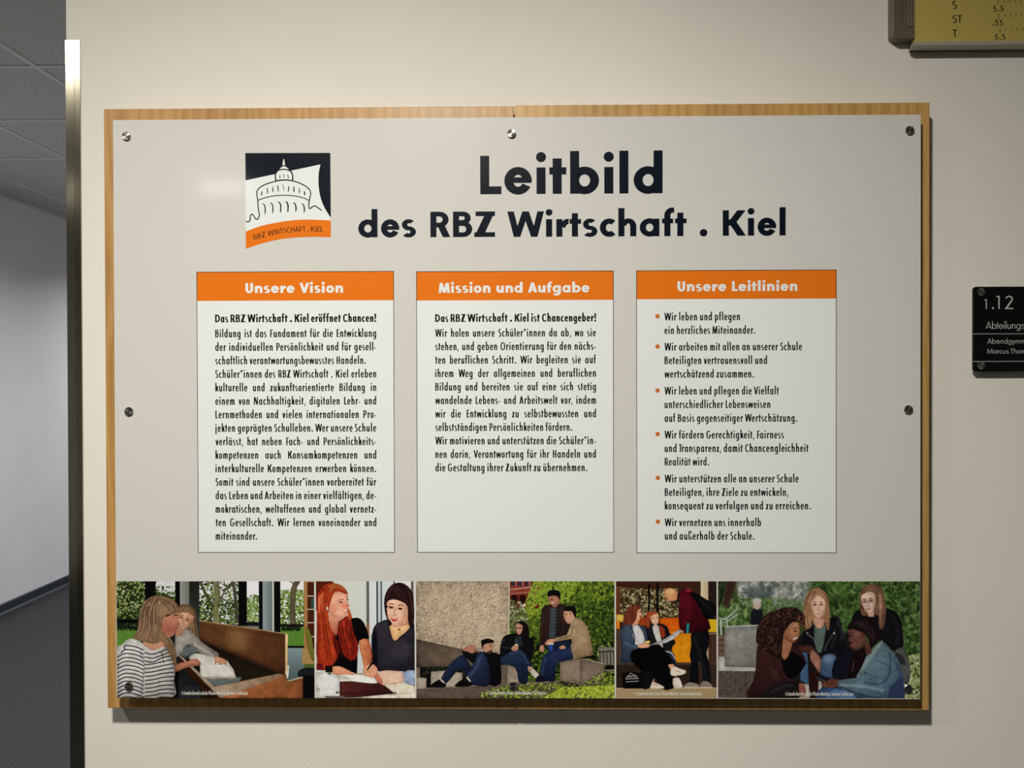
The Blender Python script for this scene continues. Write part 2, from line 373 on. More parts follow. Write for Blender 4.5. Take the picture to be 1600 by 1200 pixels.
            g = (wd, s.diag(u*0.5-d*0.42,0,0,1,d)+s.diag(u*0.5-d*0.42,0,u-d*0.5,1,d)+s.diag(1.5*u-d*0.58,0,u-d*0.5,1,d)+s.diag(1.5*u-d*0.58,0,wd-d,1,d), 0.01, 0.01)
        elif ch == 'Z': wd = 0.80*cw; g = (wd, s.rect(0.05*cw,1-h*0.9,wd,1)+s.rect(0,0,wd,h*0.9)+s.diag(0,0,wd-d*1.35,1,d*1.35), 0.03, 0.03)
        elif ch == '1': g = (v+0.14, s.rect(0.14,0,0.14+v,1)+s.rect(0.0,1-h*1.05,0.15,1), 0.10, 0.10)
        elif ch == '2':
            wd = 0.56; r_ = 0.26
            g = (wd, s.ring(0.27, 1-r_+ov, r_, r_, -38, 165)+s.diag(0.0,0,0.352,0.615,v*1.32)+s.rect(0,0,wd,h), 0.05, 0.05)
        elif ch == '5':
            wd = 0.50; r_ = 0.31
            g = (wd, s.ring(0.19, r_-ov, r_, r_+0.01, -130, 120)+s.rect(0.10,1-h,wd*0.94,1)+s.diag(0.02,0.50,0.10,1,v)+s.rect(0.04,0.50,0.2,0.50+h*0.7), 0.05, 0.05)
        elif ch == '.': r_ = s.dot*1.12; g = (2*r_, s.disc(r_, r_-0.01, r_), sb*0.9, sb*0.9)
        elif ch == ',': g = (v, [[(0.02,-0.20),(0.02+v*0.45,-0.20),(v*1.15,v*0.95),(v*0.3,v*0.95)]], sb*0.6, sb*0.9)
        elif ch == '-': g = (0.20+v*0.3, s.rect(0, x*0.42-h*0.4, 0.20+v*0.3, x*0.42+h*0.4), 0.04, 0.04)
        elif ch == '!': g = (v, s.disc(v/2, v*0.5, s.dot)+[[(v*0.1,0.32),(v*0.9,0.32),(v*1.1,1.03),(-v*0.1,1.03)]], sb, sb)
        elif ch == '*':
            r_ = 0.17; p = []
            for k in range(5):
                a = math.pi/2+k*2*math.pi/5; c_, s_ = math.cos(a), math.sin(a); q = v*0.36
                p.append([(r_-s_*q*0.6, 0.86+c_*q*0.6), (r_+s_*q*0.6, 0.86-c_*q*0.6), (r_+c_*r_+s_*q, 0.86+s_*r_-c_*q), (r_+c_*r_-s_*q, 0.86+s_*r_+c_*q)])
            g = (2*r_, p, 0.03, 0.03)
        elif ch == '+': g = (0.36, s.rect(0, 0.32, 0.36, 0.32+h)+s.rect(0.18-v/2, 0.14, 0.18+v/2, 0.5+h), 0.04, 0.04)
        elif ch == '©':
            o_ = s.n; s.n = 2.0; p = s.ring(0.4, 0.42, 0.42, 0.48, sh=h*0.45, sv=v*0.45)+s.ring(0.4, 0.42, 0.24, 0.27, 45, 315, h*0.5, v*0.5); s.n = o_
            g = (0.84, p, 0.04, 0.08)
        else: raise ValueError(ch)
        s.cache[ch] = g; return g
    def shape(s, ch):
        if ch not in s.tri: s.tri[ch] = union(s.glyph(ch)[1]) if s.glyph(ch)[1] else []
        return s.tri[ch]
    def layout(s, text):
        """list of (char, x offset), natural width without outer bearings, and space indices"""
        x = 0; out = []; prev = None
        kern = {('L','e'):-0.0, ('F','a'):-0.06, ('T','r'):-0.10, ('W','i'):-0.01, ('W','e'):-0.05, ('V','e'):-0.05, ('V','i'):-0.02, ('P','e'):-0.02,
                ('r','t'):0.0, ('r','a'):-0.01, ('r','ä'):-0.01, ('r','.'):-0.05, ('r',','):-0.05, ('A','r'):0.02}
        for i, ch in enumerate(text):
            wd, p, l, r = s.glyph(ch)
            if i: x += l + kern.get((prev, ch), 0)
            out.append((ch, x)); x += wd+(r if i < len(text)-1 else 0); prev = ch
        return out, x

FACES = {
 'bold': Face(0.235, 0.205, 0.69, 0.715, 0.685, 1.0, seg=8, dot=0.133, sb=0.078, sp=0.30),
 'heavy': Face(0.27, 0.21, 0.71, 0.77, 0.725, 1.0, seg=6, dot=0.15, sb=0.085, sp=0.42, rb=0.05, asc=1.08),
 'cond': Face(0.158, 0.128, 0.70, 0.415, 0.405, 0.62, n=2.5, seg=4, sb=0.077, rb=0.05, sp=0.22, asc=1.12, dot=0.092, doty=0.94),
 'condbold': Face(0.195, 0.155, 0.70, 0.45, 0.44, 0.74, n=2.4, seg=4, sb=0.062, rb=0.04, sp=0.20, asc=1.12, dot=0.125, doty=0.94),
 'book': Face(0.095, 0.085, 0.64, 0.62, 0.50, 0.92, seg=5, sb=0.085, rb=0.06, dot=0.07, asc=1.10, sp=0.28),
 'scale': Face(0.15, 0.135, 0.66, 0.6, 0.5, 0.92, seg=5, sb=0.08, rb=0.05, dot=0.10),
}
FITS = []
def type_line(mb, face, text, x0, x1, z, size, y, just=False):
    f = FACES[face]; gl, wd = f.layout(text)
    tot = x1-x0; nat = wd*size; extra = tot-nat
    FITS.append((face, text[:24], round(tot/nat, 3)))
    ns = text.count(' ')
    if just and ns: per_s, per_c, sx = extra/ns, 0, 1.0
    elif just is None: per_s, per_c, sx = 0, 0, 1.0
    else: per_s, per_c, sx = 0, 0, tot/nat
    off = 0
    for i, (ch, gx) in enumerate(gl):
        for poly in f.shape(ch):
            mb.flat([(x0+off+(gx+px_)*size*sx, z+py_*size) for px_, py_ in poly], y)
        if ch == ' ': off += per_s
    return mb
def line_px(mb, face, text, px0, px1, py, cap_px, y, Y=-0.052, just=False, py1=None):
    xa, za = P(px0, py, Y); xb, zb = P(px1, py1 if py1 is not None else py, Y)
    s_ = (P(px0, py-cap_px, Y)[1]-za)
    type_line(mb, face, text, xa, xb, (za+zb)/2, s_, y, just)

# ------------------------------------------------------------------ the setting
XL, XR, YB, YF = -3.45, 3.4, -8.6, 9.0
XC = P(104.5, 400, 0)[0] + 0.0015           # corner of the notice wall
b = MB(); b.box(XC, 0, 0, XR, YF, CEIL+0.25); struct(b.build('wall_front', M['wall'], loc=(1.4, 0.0, 0)))
b = MB(); b.box(XL-0.15, YB, 0, XL, YF, CEIL+0.25); struct(b.build('wall_left', M['wall_cool'], loc=(XL, 2, 0)))
b = MB(); b.box(XR, YB, 0, XR+0.15, 0, CEIL+0.25); struct(b.build('wall_right', M['wall'], loc=(XR, -2.5, 0)))
b = MB(); b.box(XL-0.15, YB-0.15, 0, XR+0.15, YB, CEIL+0.25); struct(b.build('wall_back', M['wall'], loc=(0, YB, 0)))
b = MB(); b.box(XL-0.15, YF, 0, XR, YF+0.15, CEIL+0.25); struct(b.build('wall_far', M['wall_cool'], loc=(-2, YF, 0)))
b = MB(); b.box(XL-0.15, YB-0.15, -0.12, XR+0.15, YF+0.15, 0); struct(b.build('floor', M['floor'], loc=(0, 0, 0)))

# suspended ceiling: a slab above, lay-in tiles and grid bars below it
b = MB(); b.box(XL-0.15, YB-0.15, CEIL+0.05, XR+0.15, YF+0.15, CEIL+0.20); ceil = struct(b.build('ceiling', M['tile'], loc=(0, 0, CEIL)))
GX, GY, G = -1.887-0.62*2, 1.65-0.62*10, 0.62
xs = [XL]+[GX+G*i for i in range(0, 12) if GX+G*i < XR]+[XR]
ys = [YB]+[GY+G*i for i in range(0, 40) if YB+0.05 < GY+G*i < YF]+[YF]
tile_cache = {}
for i in range(len(xs)-1):
    for j in range(len(ys)-1):
        if (xs[i] > XC+0.1 and ys[j] > 0.3): continue
        if (xs[i] > 0.6) and ys[j] < -3.6: pass
        w_, d_ = round(xs[i+1]-xs[i], 4), round(ys[j+1]-ys[j], 4)
        if w_ < 0.05 or d_ < 0.05: continue
        if (w_, d_) not in tile_cache:
            t = MB(); g_ = 0.004
            t.box(-w_/2+g_, -d_/2+g_, 0, w_/2-g_, d_/2-g_, 0.02)
            o = t.build('ceiling_tile', M['tile'], bevel=0.003, seg=1); tile_cache[(w_, d_)] = o
        else:
            o = tile_cache[(w_, d_)].copy(); C.objects.link(o)
        o.parent = ceil; o.location = ((xs[i]+xs[i+1])/2, (ys[j]+ys[j+1])/2, 0.0)
for x in xs[1:-1]:
    y1 = YF if x < XC-0.02 else 0.0
    b = MB(); b.box(x-0.0085, YB, CEIL-0.005, x+0.0085, y1, CEIL+0.03); b.build('grid_bar', M['grid'], ceil, bevel=0.001, seg=1)
for y in ys[1:-1]:
    x1 = XC if y > 0 else XR
    b = MB(); b.box(XL, y-0.0085, CEIL-0.0045, x1, y+0.0085, CEIL+0.03); b.build('grid_bar', M['grid'], ceil, bevel=0.001, seg=1)
b = MB(); b.box(XL, YB, CEIL-0.008, XL+0.02, YF, CEIL+0.03); b.build('wall_angle', M['grid'], ceil)

b = MB(); b.prism([(XL, 0), (XL+0.012, 0), (XL+0.012, 0.060), (XL+0.006, 0.066), (XL, 0.066)], YB, YF)
bl = struct(b.build('baseboard_left', M['skirting'], loc=(XL, 2, 0)))
b = MB(); b.prism([(XL+0.012, 0), (XL+0.034, 0), (XL+0.034, 0.002), (XL+0.020, 0.006), (XL+0.012, 0.012)], YB, YF)
b.build('weld_strip', M['weld'], bl)
for nm, a in (('baseboard_back', (XL+0.012, YB, XR, YB+0.012)), ('baseboard_right', (XR-0.012, YB+0.012, XR, 0)), ('baseboard_front', (XC+0.04, -0.012, XR-0.012, 0))):
    b = MB(); b.box(a[0], a[1], 0, a[2], a[3], 0.066); struct(b.build(nm, M['skirting'], loc=((a[0]+a[2])/2, (a[1]+a[3])/2, 0)))

# ------------------------------------------------------------------ stainless corner guard
xg0, zg = P(103.2, 64, 0); xg1 = P(127.6, 300, 0)[0]; xf = P(117.6, 300, 0)[0]
g = empty('corner_guard', (XC, 0, 0), 'brushed stainless steel corner guard on the left edge of the notice wall', 'corner guard')
b = MB(); t_ = 0.0022
b.prism([(xg0, -t_), (xf-0.0004, -t_), (xf, -t_+0.0006), (xf+0.0004, -t_-0.0006), (xg1, -t_-0.0004), (xg1, -0.0003), (XC, -0.0003), (XC-0.0002, 0.0002), (XC-0.0002, 0.05), (xg0, 0.05)], 0, 1)
b.v = [(p[0], p[2], 0.002 + p[1]*(zg-0.002)) for p in b.v]
b.build('steel_profile', M['steel'], g)
b = MB()
b.add([(xg0, 0.0, zg), (xf, -t_-0.0003, zg), (xg1, -t_-0.0003, zg-0.001), (xg1, -t_-0.0003, zg-0.006), (xg1-0.006, -t_-0.0003, zg-0.002)], [(1, 2, 3, 4)])
# ------------------------------------------------------------------ notice board
x0, z0 = P(168, 1106.5, -0.032); x1, z1 = P(1453, 160.5, -0.032)
_, ztl = P(162, 170, -0.032); xl2 = P(162, 170, -0.032)[0]
nb = empty('notice_board', ((x0+x1)/2, 0, (z0+z1)/2), 'large grey mission statement board with three white text boxes on maple veneer', 'notice board')
x0 = (x0+xl2)/2; z1 = (z1+ztl)/2
xs_ = P(803.5, 166, -0.032)[0]
for (a, c, mm, zt) in ((x0, xs_-0.0009, M['wood_l'], z1-0.0004), (xs_+0.0009, x1, M['wood_r'], z1+0.0010)):
    b = MB(); b.box(a, -0.032, z0, c, -0.003, zt)
    b.build('backing_board', mm, nb, bevel=0.0012, seg=2)
for (a, c) in ((x0+0.06, xs_-0.05), (xs_+0.05, x1-0.06)):
    for zz in (z0+0.12, z1-0.14):
        b = MB(); b.box(a, -0.0035, zz, c, 0.0, zz+0.04); b.build('hanging_batten', M['wood_l'], nb)
YP = -0.052
pts = [P(177.2, 188, YP), P(1439.8, 178.3, YP), P(1437.3, 1091.6, YP), P(181, 1090.6, YP)]
pl, pr = (pts[0][0]+pts[3][0])/2, (pts[1][0]+pts[2][0])/2
pt_, pb = (pts[0][1]+pts[1][1])/2, (pts[2][1]+pts[3][1])/2
print('PANEL', pl, pr, pt_, pb)
b = MB(); b.box(pl, YP, pb, pr, YP+0.004, pt_)
panel = b.build('printed_panel', M['panel'], nb, bevel=0.0005, seg=2)
# print layers, each a few hundredths of a millimetre proud of the sheet
L1, L2, L3, L4 = YP-0.00006, YP-0.00012, YP-0.00018, YP-0.00024

t = MB()
for txt, a, c, ya, yb, cap in (('Leitbild', 750.4, 1035.4, 303.7, 302.0, 60.2),):
    line_px(t, 'bold', txt, a, c, ya, cap, L1, py1=yb)
t.build('title_lettering', M['navy'], nb, fix=False)
for txt, a, c, ya, yb in (('des', 559.8, 650, 370.8, 370.6), ('RBZ', 672.5, 773.5, 370.6, 370.2), ('Wirtschaft', 792.7, 1072.8, 370.0, 369.2), ('.', 1093.2, 1105.4, 369.2, 369.2), ('Kiel', 1129.3, 1227.6, 368.4, 368)):
    t = MB(); line_px(t, 'bold', txt, a, c, ya, 39.8, L1, py1=yb)
    t.build('subtitle_word', M['navy'], nb, fix=False)

# ---- logo
def LG(x, y): return P(360+x*0.15, 220+y*0.15, YP)
def crv(pts, n=8, closed=False):
    """Catmull-Rom through the points"""
    out = []; N = len(pts)
    for i in range(N if closed else N-1):
        p0, p1, p2, p3 = (pts[(i-1) % N] if closed or i else pts[0]), pts[i], pts[(i+1) % N], (pts[(i+2) % N] if closed or i+2 < N else pts[-1])
        for k in range(n):
            u = k/n
            out.append(tuple(0.5*((2*p1[q])+(-p0[q]+p2[q])*u+(2*p0[q]-5*p1[q]+4*p2[q]-p3[q])*u*u+(-p0[q]+3*p1[q]-3*p2[q]+p3[q])*u**3) for q in (0, 1)))
    if not closed: out.append(tuple(pts[-1][:2]))
    return out
def brush(acc, pts, w, y, f=LG, taper=False, n=8):
    c = crv(pts, n); N = len(c)
    L_, R_ = [], []
    for i, p in enumerate(c):
        a, d = c[max(0, i-1)], c[min(N-1, i+1)]; dx, dy = d[0]-a[0], d[1]-a[1]; l = math.hypot(dx, dy) or 1
        t__ = i/(N-1); ww = w*(0.35+0.65*math.sin(math.pi*min(1, max(0, t__)))**0.5) if taper else w
        nx, ny = -dy/l*ww/2, dx/l*ww/2
        L_.append(f(p[0]+nx, p[1]+ny)); R_.append(f(p[0]-nx, p[1]-ny))
    for i in range(N-1): acc.append([L_[i], L_[i+1], R_[i+1], R_[i]])
logo = MB()
bot = crv([(160,945),(300,893),(430,862),(580,836),(740,822),(880,822),(1046,830)], 5)
logo.flat([LG(*p) for p in [(155,128),(1041,126),(1046,830)]+bot[::-1]], L1)
logo_o = logo.build('logo', M['white'], nb, fix=False)
b = MB()
b.flat([LG(*p) for p in [(155,128),(1041,126),(938,246),(158,412)]], L2)
sail = crv([(938,246),(921,330),(917,420),(925,520),(948,620),(985,705),(1046,803)], 5)
for i in range(len(sail)-1):
    k0, k1 = i/(len(sail)-1), (i+1)/(len(sail)-1)
    b.flat([LG(*sail[i]), LG(1041+5*k0, 126+677*k0), LG(1041+5*k1, 126+677*k1), LG(*sail[i+1])], L2)
b.build('logo_ground', M['navy'], logo_o, fix=False)
b = MB()
low = crv([(162,1125),(300,1078),(430,1043),(580,1018),(740,1004),(880,1001),(1047,1005)], 5)
for i in range(len(bot)-1): b.flat([LG(*bot[i]), LG(*bot[i+1]), LG(*low[i+1]), LG(*low[i])], L2)
b.build('logo_band', M['orange'], logo_o, fix=False)
b = MB()   # the white lantern and spire over the navy ground
for t in union([[LG(*p) for p in pp] for pp in ([(552,190),(560,190),(566,225),(570,254),(542,254),(547,225)], [(478,345),(470,410),(655,410),(645,330),(620,305),(500,300)],
           [(498,318),(515,290),(535,272),(557,264),(580,272),(603,290),(622,318)])]): b.flat(t, L3)
b.build('lantern_ground', M['white'], logo_o, fix=False)
acc = []
for pp, w_ in (([(497,308),(530,300),(560,297),(600,304),(635,320)], 12), ([(500,306),(515,285),(535,268),(557,258),(582,268),(610,292),(638,330)], 10),
              ([(500,304),(478,330),(468,360),(474,412)], 14), ([(628,318),(645,345),(650,380),(648,412)], 14), ([(465,420),(520,412),(580,408),(655,417)], 13),
              ([(470,422),(390,445),(320,478),(280,520),(277,560),(285,620),(290,700),(302,770),(290,810),(265,815),(240,775),(222,765),(208,785),(206,820),(190,843),(162,840)], 11),
              ([(650,418),(720,440),(785,475),(828,515),(836,560),(822,620),(818,690),(830,705),(860,685),(885,680),(915,700),(950,725)], 11),
              ([(282,622),(350,597),(430,577),(520,568),(620,569),(700,580),(770,598),(820,622)], 9)):
    brush(acc, pp, w_, L4)
for (xa, ya, xb, yb, w_) in ((513,355,516,398,9), (552,348,560,385,7), (596,352,604,395,9),
      (328,525,322,570,12), (383,490,385,550,11), (440,475,442,535,10), (490,462,500,530,11), (545,448,556,520,7), (608,470,602,530,11), (660,475,662,535,12), (717,490,716,548,10), (770,525,774,570,13)):
    brush(acc, [(xa, ya), ((xa+xb)/2+2, (ya+yb)/2), (xb, yb)], w_, L4, taper=True, n=4)
for (xx, yy, w_) in ((335,655,12), (415,645,12), (497,636,14), (573,632,15), (655,645,14), (742,655,13)):
    brush(acc, [(xx, yy), (xx+18, yy+12), (xx+28, yy+45), (xx+27, yy+85), (xx+25, yy+112 if xx < 600 else yy+78)], w_, L4, taper=True, n=4)
b = MB()
for t in union(acc): b.flat(t, L4)
b.build('logo_drawing', M['navy'], logo_o, fix=False)
b = MB(); f = FACES['book']; f2 = Face(0.12, 0.11, 0.64, 0.62, 0.5, 0.84, seg=4, sb=0.075, rb=0.05, dot=0.08, sp=0.25)
gl, wd = f2.layout('RBZ WIRTSCHAFT . KIEL')
base = crv([(252,1036),(330,1010),(450,982),(600,958),(720,948),(840,945),(966,950)], 12)
cum = [0]
for i in range(1, len(base)): cum.append(cum[-1]+math.dist(base[i], base[i-1]))
sc = cum[-1]/wd; capc = 56
for ch, gx in gl:
    s0 = (gx+f2.glyph(ch)[0]/2)*sc
    i = max(j for j in range(len(cum)) if cum[j] <= s0 or j == 0); i = min(i, len(base)-2)
    u = (s0-cum[i])/(cum[i+1]-cum[i]); bx_, by_ = base[i][0]+(base[i+1][0]-base[i][0])*u, base[i][1]+(base[i+1][1]-base[i][1])*u
    an = math.atan2(base[i+1][1]-base[i][1], base[i+1][0]-base[i][0])
    for poly in f2.shape(ch):
        q = []
        for (px_, py_) in poly:
            lx, ly = (px_-f2.glyph(ch)[0]/2)*sc, -py_*capc
            q.append(LG(bx_+lx*math.cos(an)-ly*math.sin(an), by_+lx*math.sin(an)+ly*math.cos(an)))
        b.flat(q, L3)
b.build('logo_lettering', M['black'], logo_o, fix=False)

# ---- text boxes
def bar(mb, xa, za, xb, zb, y): mb.flat([(xa, za), (xb, za), (xb, zb), (xa, zb)], y)
def textbox(tl, tr, bl_, br, hy, heading, hx0, hx1, hbase, lines, label):
    xa = (P(*tl)[0]+P(*bl_)[0])/2; xb = (P(*tr)[0]+P(*br)[0])/2
    zt = (P(*tl)[1]+P(*tr)[1])/2; zb = (P(*bl_)[1]+P(*br)[1])/2; zh = P((tl[0]+tr[0])/2, hy)[1]
    m_ = MB(); bar(m_, xa, zb, xb, zt, L1); box = m_.build('text_box', M['white'], nb, fix=False); box['label'] = label
    m_ = MB(); bar(m_, xa, zh, xb, zt, L2); m_.build('heading_bar', M['orange'], box, fix=False)
    m_ = MB(); e = 0.0010
    bar(m_, xa, zt-e, xb, zt, L3); bar(m_, xa, zb, xb, zb+e, L3); bar(m_, xa, zb+e, xa+e, zt-e, L3); bar(m_, xb-e, zb+e, xb, zt-e, L3)
    m_.build('box_outline', M['black'], box, fix=False)
    m_ = MB(); line_px(m_, 'heavy', heading, hx0, hx1, hbase[0], 15.6, L3, py1=hbase[1]); m_.build('heading_lettering', M['white'], box, fix=False)
    m_ = MB()
    for (face, txt, a, c, yy, just) in lines: line_px(m_, face, txt, a, c, yy, 12.3 if face == 'condbold' else 12.1, L2, just=just)
    m_.build('body_lettering', M['black'], box, fix=False)
    return box
T1 = ['Bildung ist das Fundament für die Entwicklung', 'der individuellen Persönlichkeit und für gesell-', 'schaftlich verantwortungsbewusstes Handeln.',
 'Schüler*innen des RBZ Wirtschaft . Kiel erleben', 'kulturelle und zukunftsorientierte Bildung in', 'einem von Nachhaltigkeit, digitalen Lehr- und',
 'Lernmethoden und vielen internationalen Pro-', 'jekten geprägten Schulleben. Wer unsere Schule', 'verlässt, hat neben Fach- und Persönlichkeits-',
 'kompetenzen auch Konsumkompetenzen und', 'interkulturelle Kompetenzen erwerben können.', 'Somit sind unsere Schüler*innen vorbereitet für',
 'das Leben und Arbeiten in einer vielfältigen, de-', 'mokratischen, weltoffenen und global vernetz-', 'ten Gesellschaft. Wir lernen voneinander und', 'miteinander.']
ln = [('condbold', 'Das RBZ Wirtschaft . Kiel eröffnet Chancen!', 336.2, 587.6, 503.3, False)]
for k, tx in enumerate(T1):
    yy = 526.8+k*21.1; a = 336.3+k*0.05; c = 587.8+k*0.02
    j = True
    if k == 2: c, j = 571.8, False
    if k == 15: c, j = 401.9, False
    ln.append(('cond', tx, a, c, yy, j))
textbox((307.2,424.3), (615.6,424.0), (309.3,863.6), (616.8,863.4), 469.6, 'Unsere Vision', 383.5, 536.2, (457.7, 457.5), ln, 'white text box with orange heading Unsere Vision')
T2 = ['Wir holen unsere Schüler*innen da ab, wo sie', 'stehen, und geben Orientierung für den nächs-', 'ten beruflichen Schritt. Wir begleiten sie auf',
 'ihrem Weg der allgemeinen und beruflichen', 'Bildung und bereiten sie auf eine sich stetig', 'wandelnde Lebens- und Arbeitswelt vor, indem',
 'wir die Entwicklung zu selbstbewussten und', 'selbstständigen Persönlichkeiten fördern.', 'Wir motivieren und unterstützen die Schüler*in-',
 'nen darin, Verantwortung für ihr Handeln und', 'die Gestaltung ihrer Zukunft zu übernehmen.']
ln = [('condbold', 'Das RBZ Wirtschaft . Kiel ist Chancengeber!', 680, 931.2, 502.7, False)]
for k, tx in enumerate(T2):
    yy = 525.9+k*21.05; a = 679.9+k*0.04; c = 931.2; j = True
    if k == 7: c, j = 894.1, False
    if k == 10: c, j = 917.8, False
    ln.append(('cond', tx, a, c, yy, j))
textbox((650.3,423.9), (958.7,423.1), (651.8,863.4), (959.4,863.4), 469.0, 'Mission und Aufgabe', 685.4, 921.1, (457.3, 457.1), ln, 'white text box with orange heading Mission und Aufgabe')
T3 = [('Wir leben und pflegen', 1156.2, 500.6), ('ein herzliches Miteinander.', 1179.9, 521.7), ('Wir arbeiten mit allen an unserer Schule', 1253.1, 547.6), ('Beteiligten vertrauensvoll und', 1198.5, 568.8),
 ('wertschätzend zusammen.', 1178.3, 590), ('Wir leben und pflegen die Vielfalt', 1217, 616.4), ('unterschiedlicher Lebensweisen', 1203.6, 637.6), ('auf Basis gegenseitiger Wertschätzung.', 1245.9, 659),
 ('Wir fördern Gerechtigkeit, Fairness', 1224.7, 685.1), ('und Transparenz, damit Chancengleichheit', 1263.4, 706.2), ('Realität wird.', 1108.1, 727.3), ('Wir unterstützen alle an unserer Schule', 1247.8, 753.7),
 ('Beteiligten, ihre Ziele zu entwickeln,', 1231.5, 774.9), ('konsequent zu verfolgen und zu erreichen.', 1267, 796), ('Wir vernetzen uns innerhalb', 1189.2, 822.1), ('und außerhalb der Schule.', 1178.9, 843.2)]
ln = [('cond', tx, 1038.1+k*0.04, c, yy, False) for k, (tx, c, yy) in enumerate(T3)]
b3 = textbox((993.9,422.5), (1307.2,421.4), (994.9,864.1), (1306.8,864.2), 467.0, 'Unsere Leitlinien', 1058.6, 1245.9, (455.4, 454.3), ln, 'white text box with orange heading Unsere Leitlinien and bullet points')
for (bx_, by_) in ((1027.3,494.2),(1027.4,541.4),(1027.4,610.2),(1027.5,678.2),(1027.8,746.6),(1028,815)):
    m_ = MB(); c = P(bx_, by_); r_ = 0.0037
    m_.flat([(c[0]+r_*math.cos(2*math.pi*i/18), c[1]+r_*math.sin(2*math.pi*i/18)) for i in range(18)], L3)
    m_.build('bullet', M['bullet'], b3, fix=False)

# ---- screws
sm = None
for (px_, py_) in ((197,212.3),(799.3,208.3),(1422,203.3),(200.7,642.8),(1420,640),(201,1073),(802,1072.5),(1419.5,1076.5)):
    x, z = P(px_, py_, YP-0.003)
    if sm is None:
        b = MB(); R_ = 0.0072; k = 36
        rings = [(R_, 0.0), (R_, -0.0024), (R_-0.0006, -0.0030)]
        vs_ = []
        for (r_, yy) in rings: vs_ += [(r_*math.cos(2*math.pi*i/k), yy, r_*math.sin(2*math.pi*i/k)) for i in range(k)]
        fs = [(j*k+i, j*k+(i+1) % k, (j+1)*k+(i+1) % k, (j+1)*k+i) for j in range(2) for i in range(k)]
        b.add(vs_, fs+[tuple(range(2*k, 3*k))])
        o = b.build('screw_cap', M['screw']); sm = o
    else:
        o = sm.copy(); C.objects.link(o)
    o.parent = nb; o.location = Vector((x, YP-0.0003, z))-parent_loc(nb)
    o.rotation_euler = (random.Random(px_).uniform(-0.02, 0.02), 0, random.Random(py_).uniform(-0.02, 0.02))
    b = MB(); b.cyl((x, YP+0.004, z), 0.006, -YP-0.004-0.032, 16); b.build('spacer', M['screw_side'], nb)

# ------------------------------------------------------------------ door sign
YS = -0.014
def S(px_, py_): return P(px_, py_, YS)
sx0, sz1 = S(1521.2, 448); _, sz0 = S(1521.2, 580.6); sx1 = sx0+0.205
sg = empty('door_sign', ((sx0+sx1)/2, 0, (sz0+sz1)/2), 'black acrylic room number sign on the wall right of the board', 'door sign')
cuts = [sz1, S(1560, 521.6)[1], S(1560, 564.7)[1], sz0]
def rrect(xa, za, xb, zb, r, tl=True, bl__=True, tr=True, br_=True, n=5):
    out = []
    for (cx, cz, a0, on) in ((xa+r, za+r, 180, bl__), (xb-r, za+r, 270, br_), (xb-r, zb-r, 0, tr), (xa+r, zb-r, 90, tl)):
        if on: out += [(cx+r*math.cos(math.radians(a0+90*i/n)), cz+r*math.sin(math.radians(a0+90*i/n))) for i in range(n+1)]
        else: out.append((cx+(-r if a0 in (180, 90) else r), cz+(-r if a0 in (180, 270) else r)))
    return out
for k in range(3):
    b = MB(); g_ = 0.0007
    b.prism(rrect(sx0, cuts[k+1]+(g_ if k < 2 else 0), sx1, cuts[k]-(g_ if k else 0), 0.0045, tl=k == 0, tr=k == 0, bl__=k == 2, br_=k == 2), YS, YS+0.004)
    b.build('sign_plate', M['acrylic'], sg, bevel=0.0003, seg=1)
b = MB(); b.box(sx0+0.0006, YS+0.0015, sz0+0.004, sx1-0.0006, -0.0, sz1-0.004)
b.v = [(p[0]+(0.012 if i in (0,3,4,7) else -0.012)*0, p[1], p[2]) for i, p in enumerate(b.v)]
b = MB(); b.box(sx0+0.0008, YS+0.0041, sz0+0.003, sx1-0.0008, YS+0.006, sz1-0.003); b.build('back_plate', M['sign_line'], sg)
b = MB()
for c_ in cuts[1:3]: b.box(sx0+0.0004, YS+0.0002, c_-0.0008, sx1-0.0004, YS+0.0042, c_+0.0008)
b.build('plate_joint', M['sign_line'], sg)
YL = YS-0.0001
b = MB()
line_px(b, 'book', '1', 1538.2, 1542.9, 482.9, 15.2, YL, Y=YS, just=None)
line_px(b, 'book', '.', 1549.8, 1552.9, 482.9, 20.5, YL, Y=YS)
line_px(b, 'book', '1', 1557.0, 1563.3, 482.9, 20.5, YL, Y=YS, just=None)
line_px(b, 'book', '2', 1570.2, 1583.3, 482.9, 20.5, YL, Y=YS)
b.build('room_number', M['sign_ink'], sg, fix=False)
b = MB(); line_px(b, 'book', 'Abteilungs', 1540.3, 1601.3, 513.6, 10.8, YL, Y=YS)
b.build('department_lettering', M['sign_ink'], sg, fix=False)
b = MB()
line_px(b, 'book', 'Abendgymna', 1542.6, 1606.5, 536.8, 8.0, YL, Y=YS)
line_px(b, 'book', 'Marcus Thom', 1542.6, 1603.0, 552.4, 7.6, YL, Y=YS)
b.build('name_lettering', M['sign_ink'], sg, fix=False)
for (px_, py_) in ((1531.8, 457), (1531.2, 571)):
    x, z = S(px_, py_)
    for xx in (x, sx1-(x-sx0)):
        o = sm.copy(); o.data = sm.data; C.objects.link(o); o.parent = sg; o.scale = (0.92, 1.2, 0.92)
        o.location = Vector((xx, YS-0.0002, z))-parent_loc(sg)
        b = MB(); b.cyl((xx, YS+0.006, z), 0.005, -YS-0.006, 16); b.build('spacer', M['screw_side'], sg)

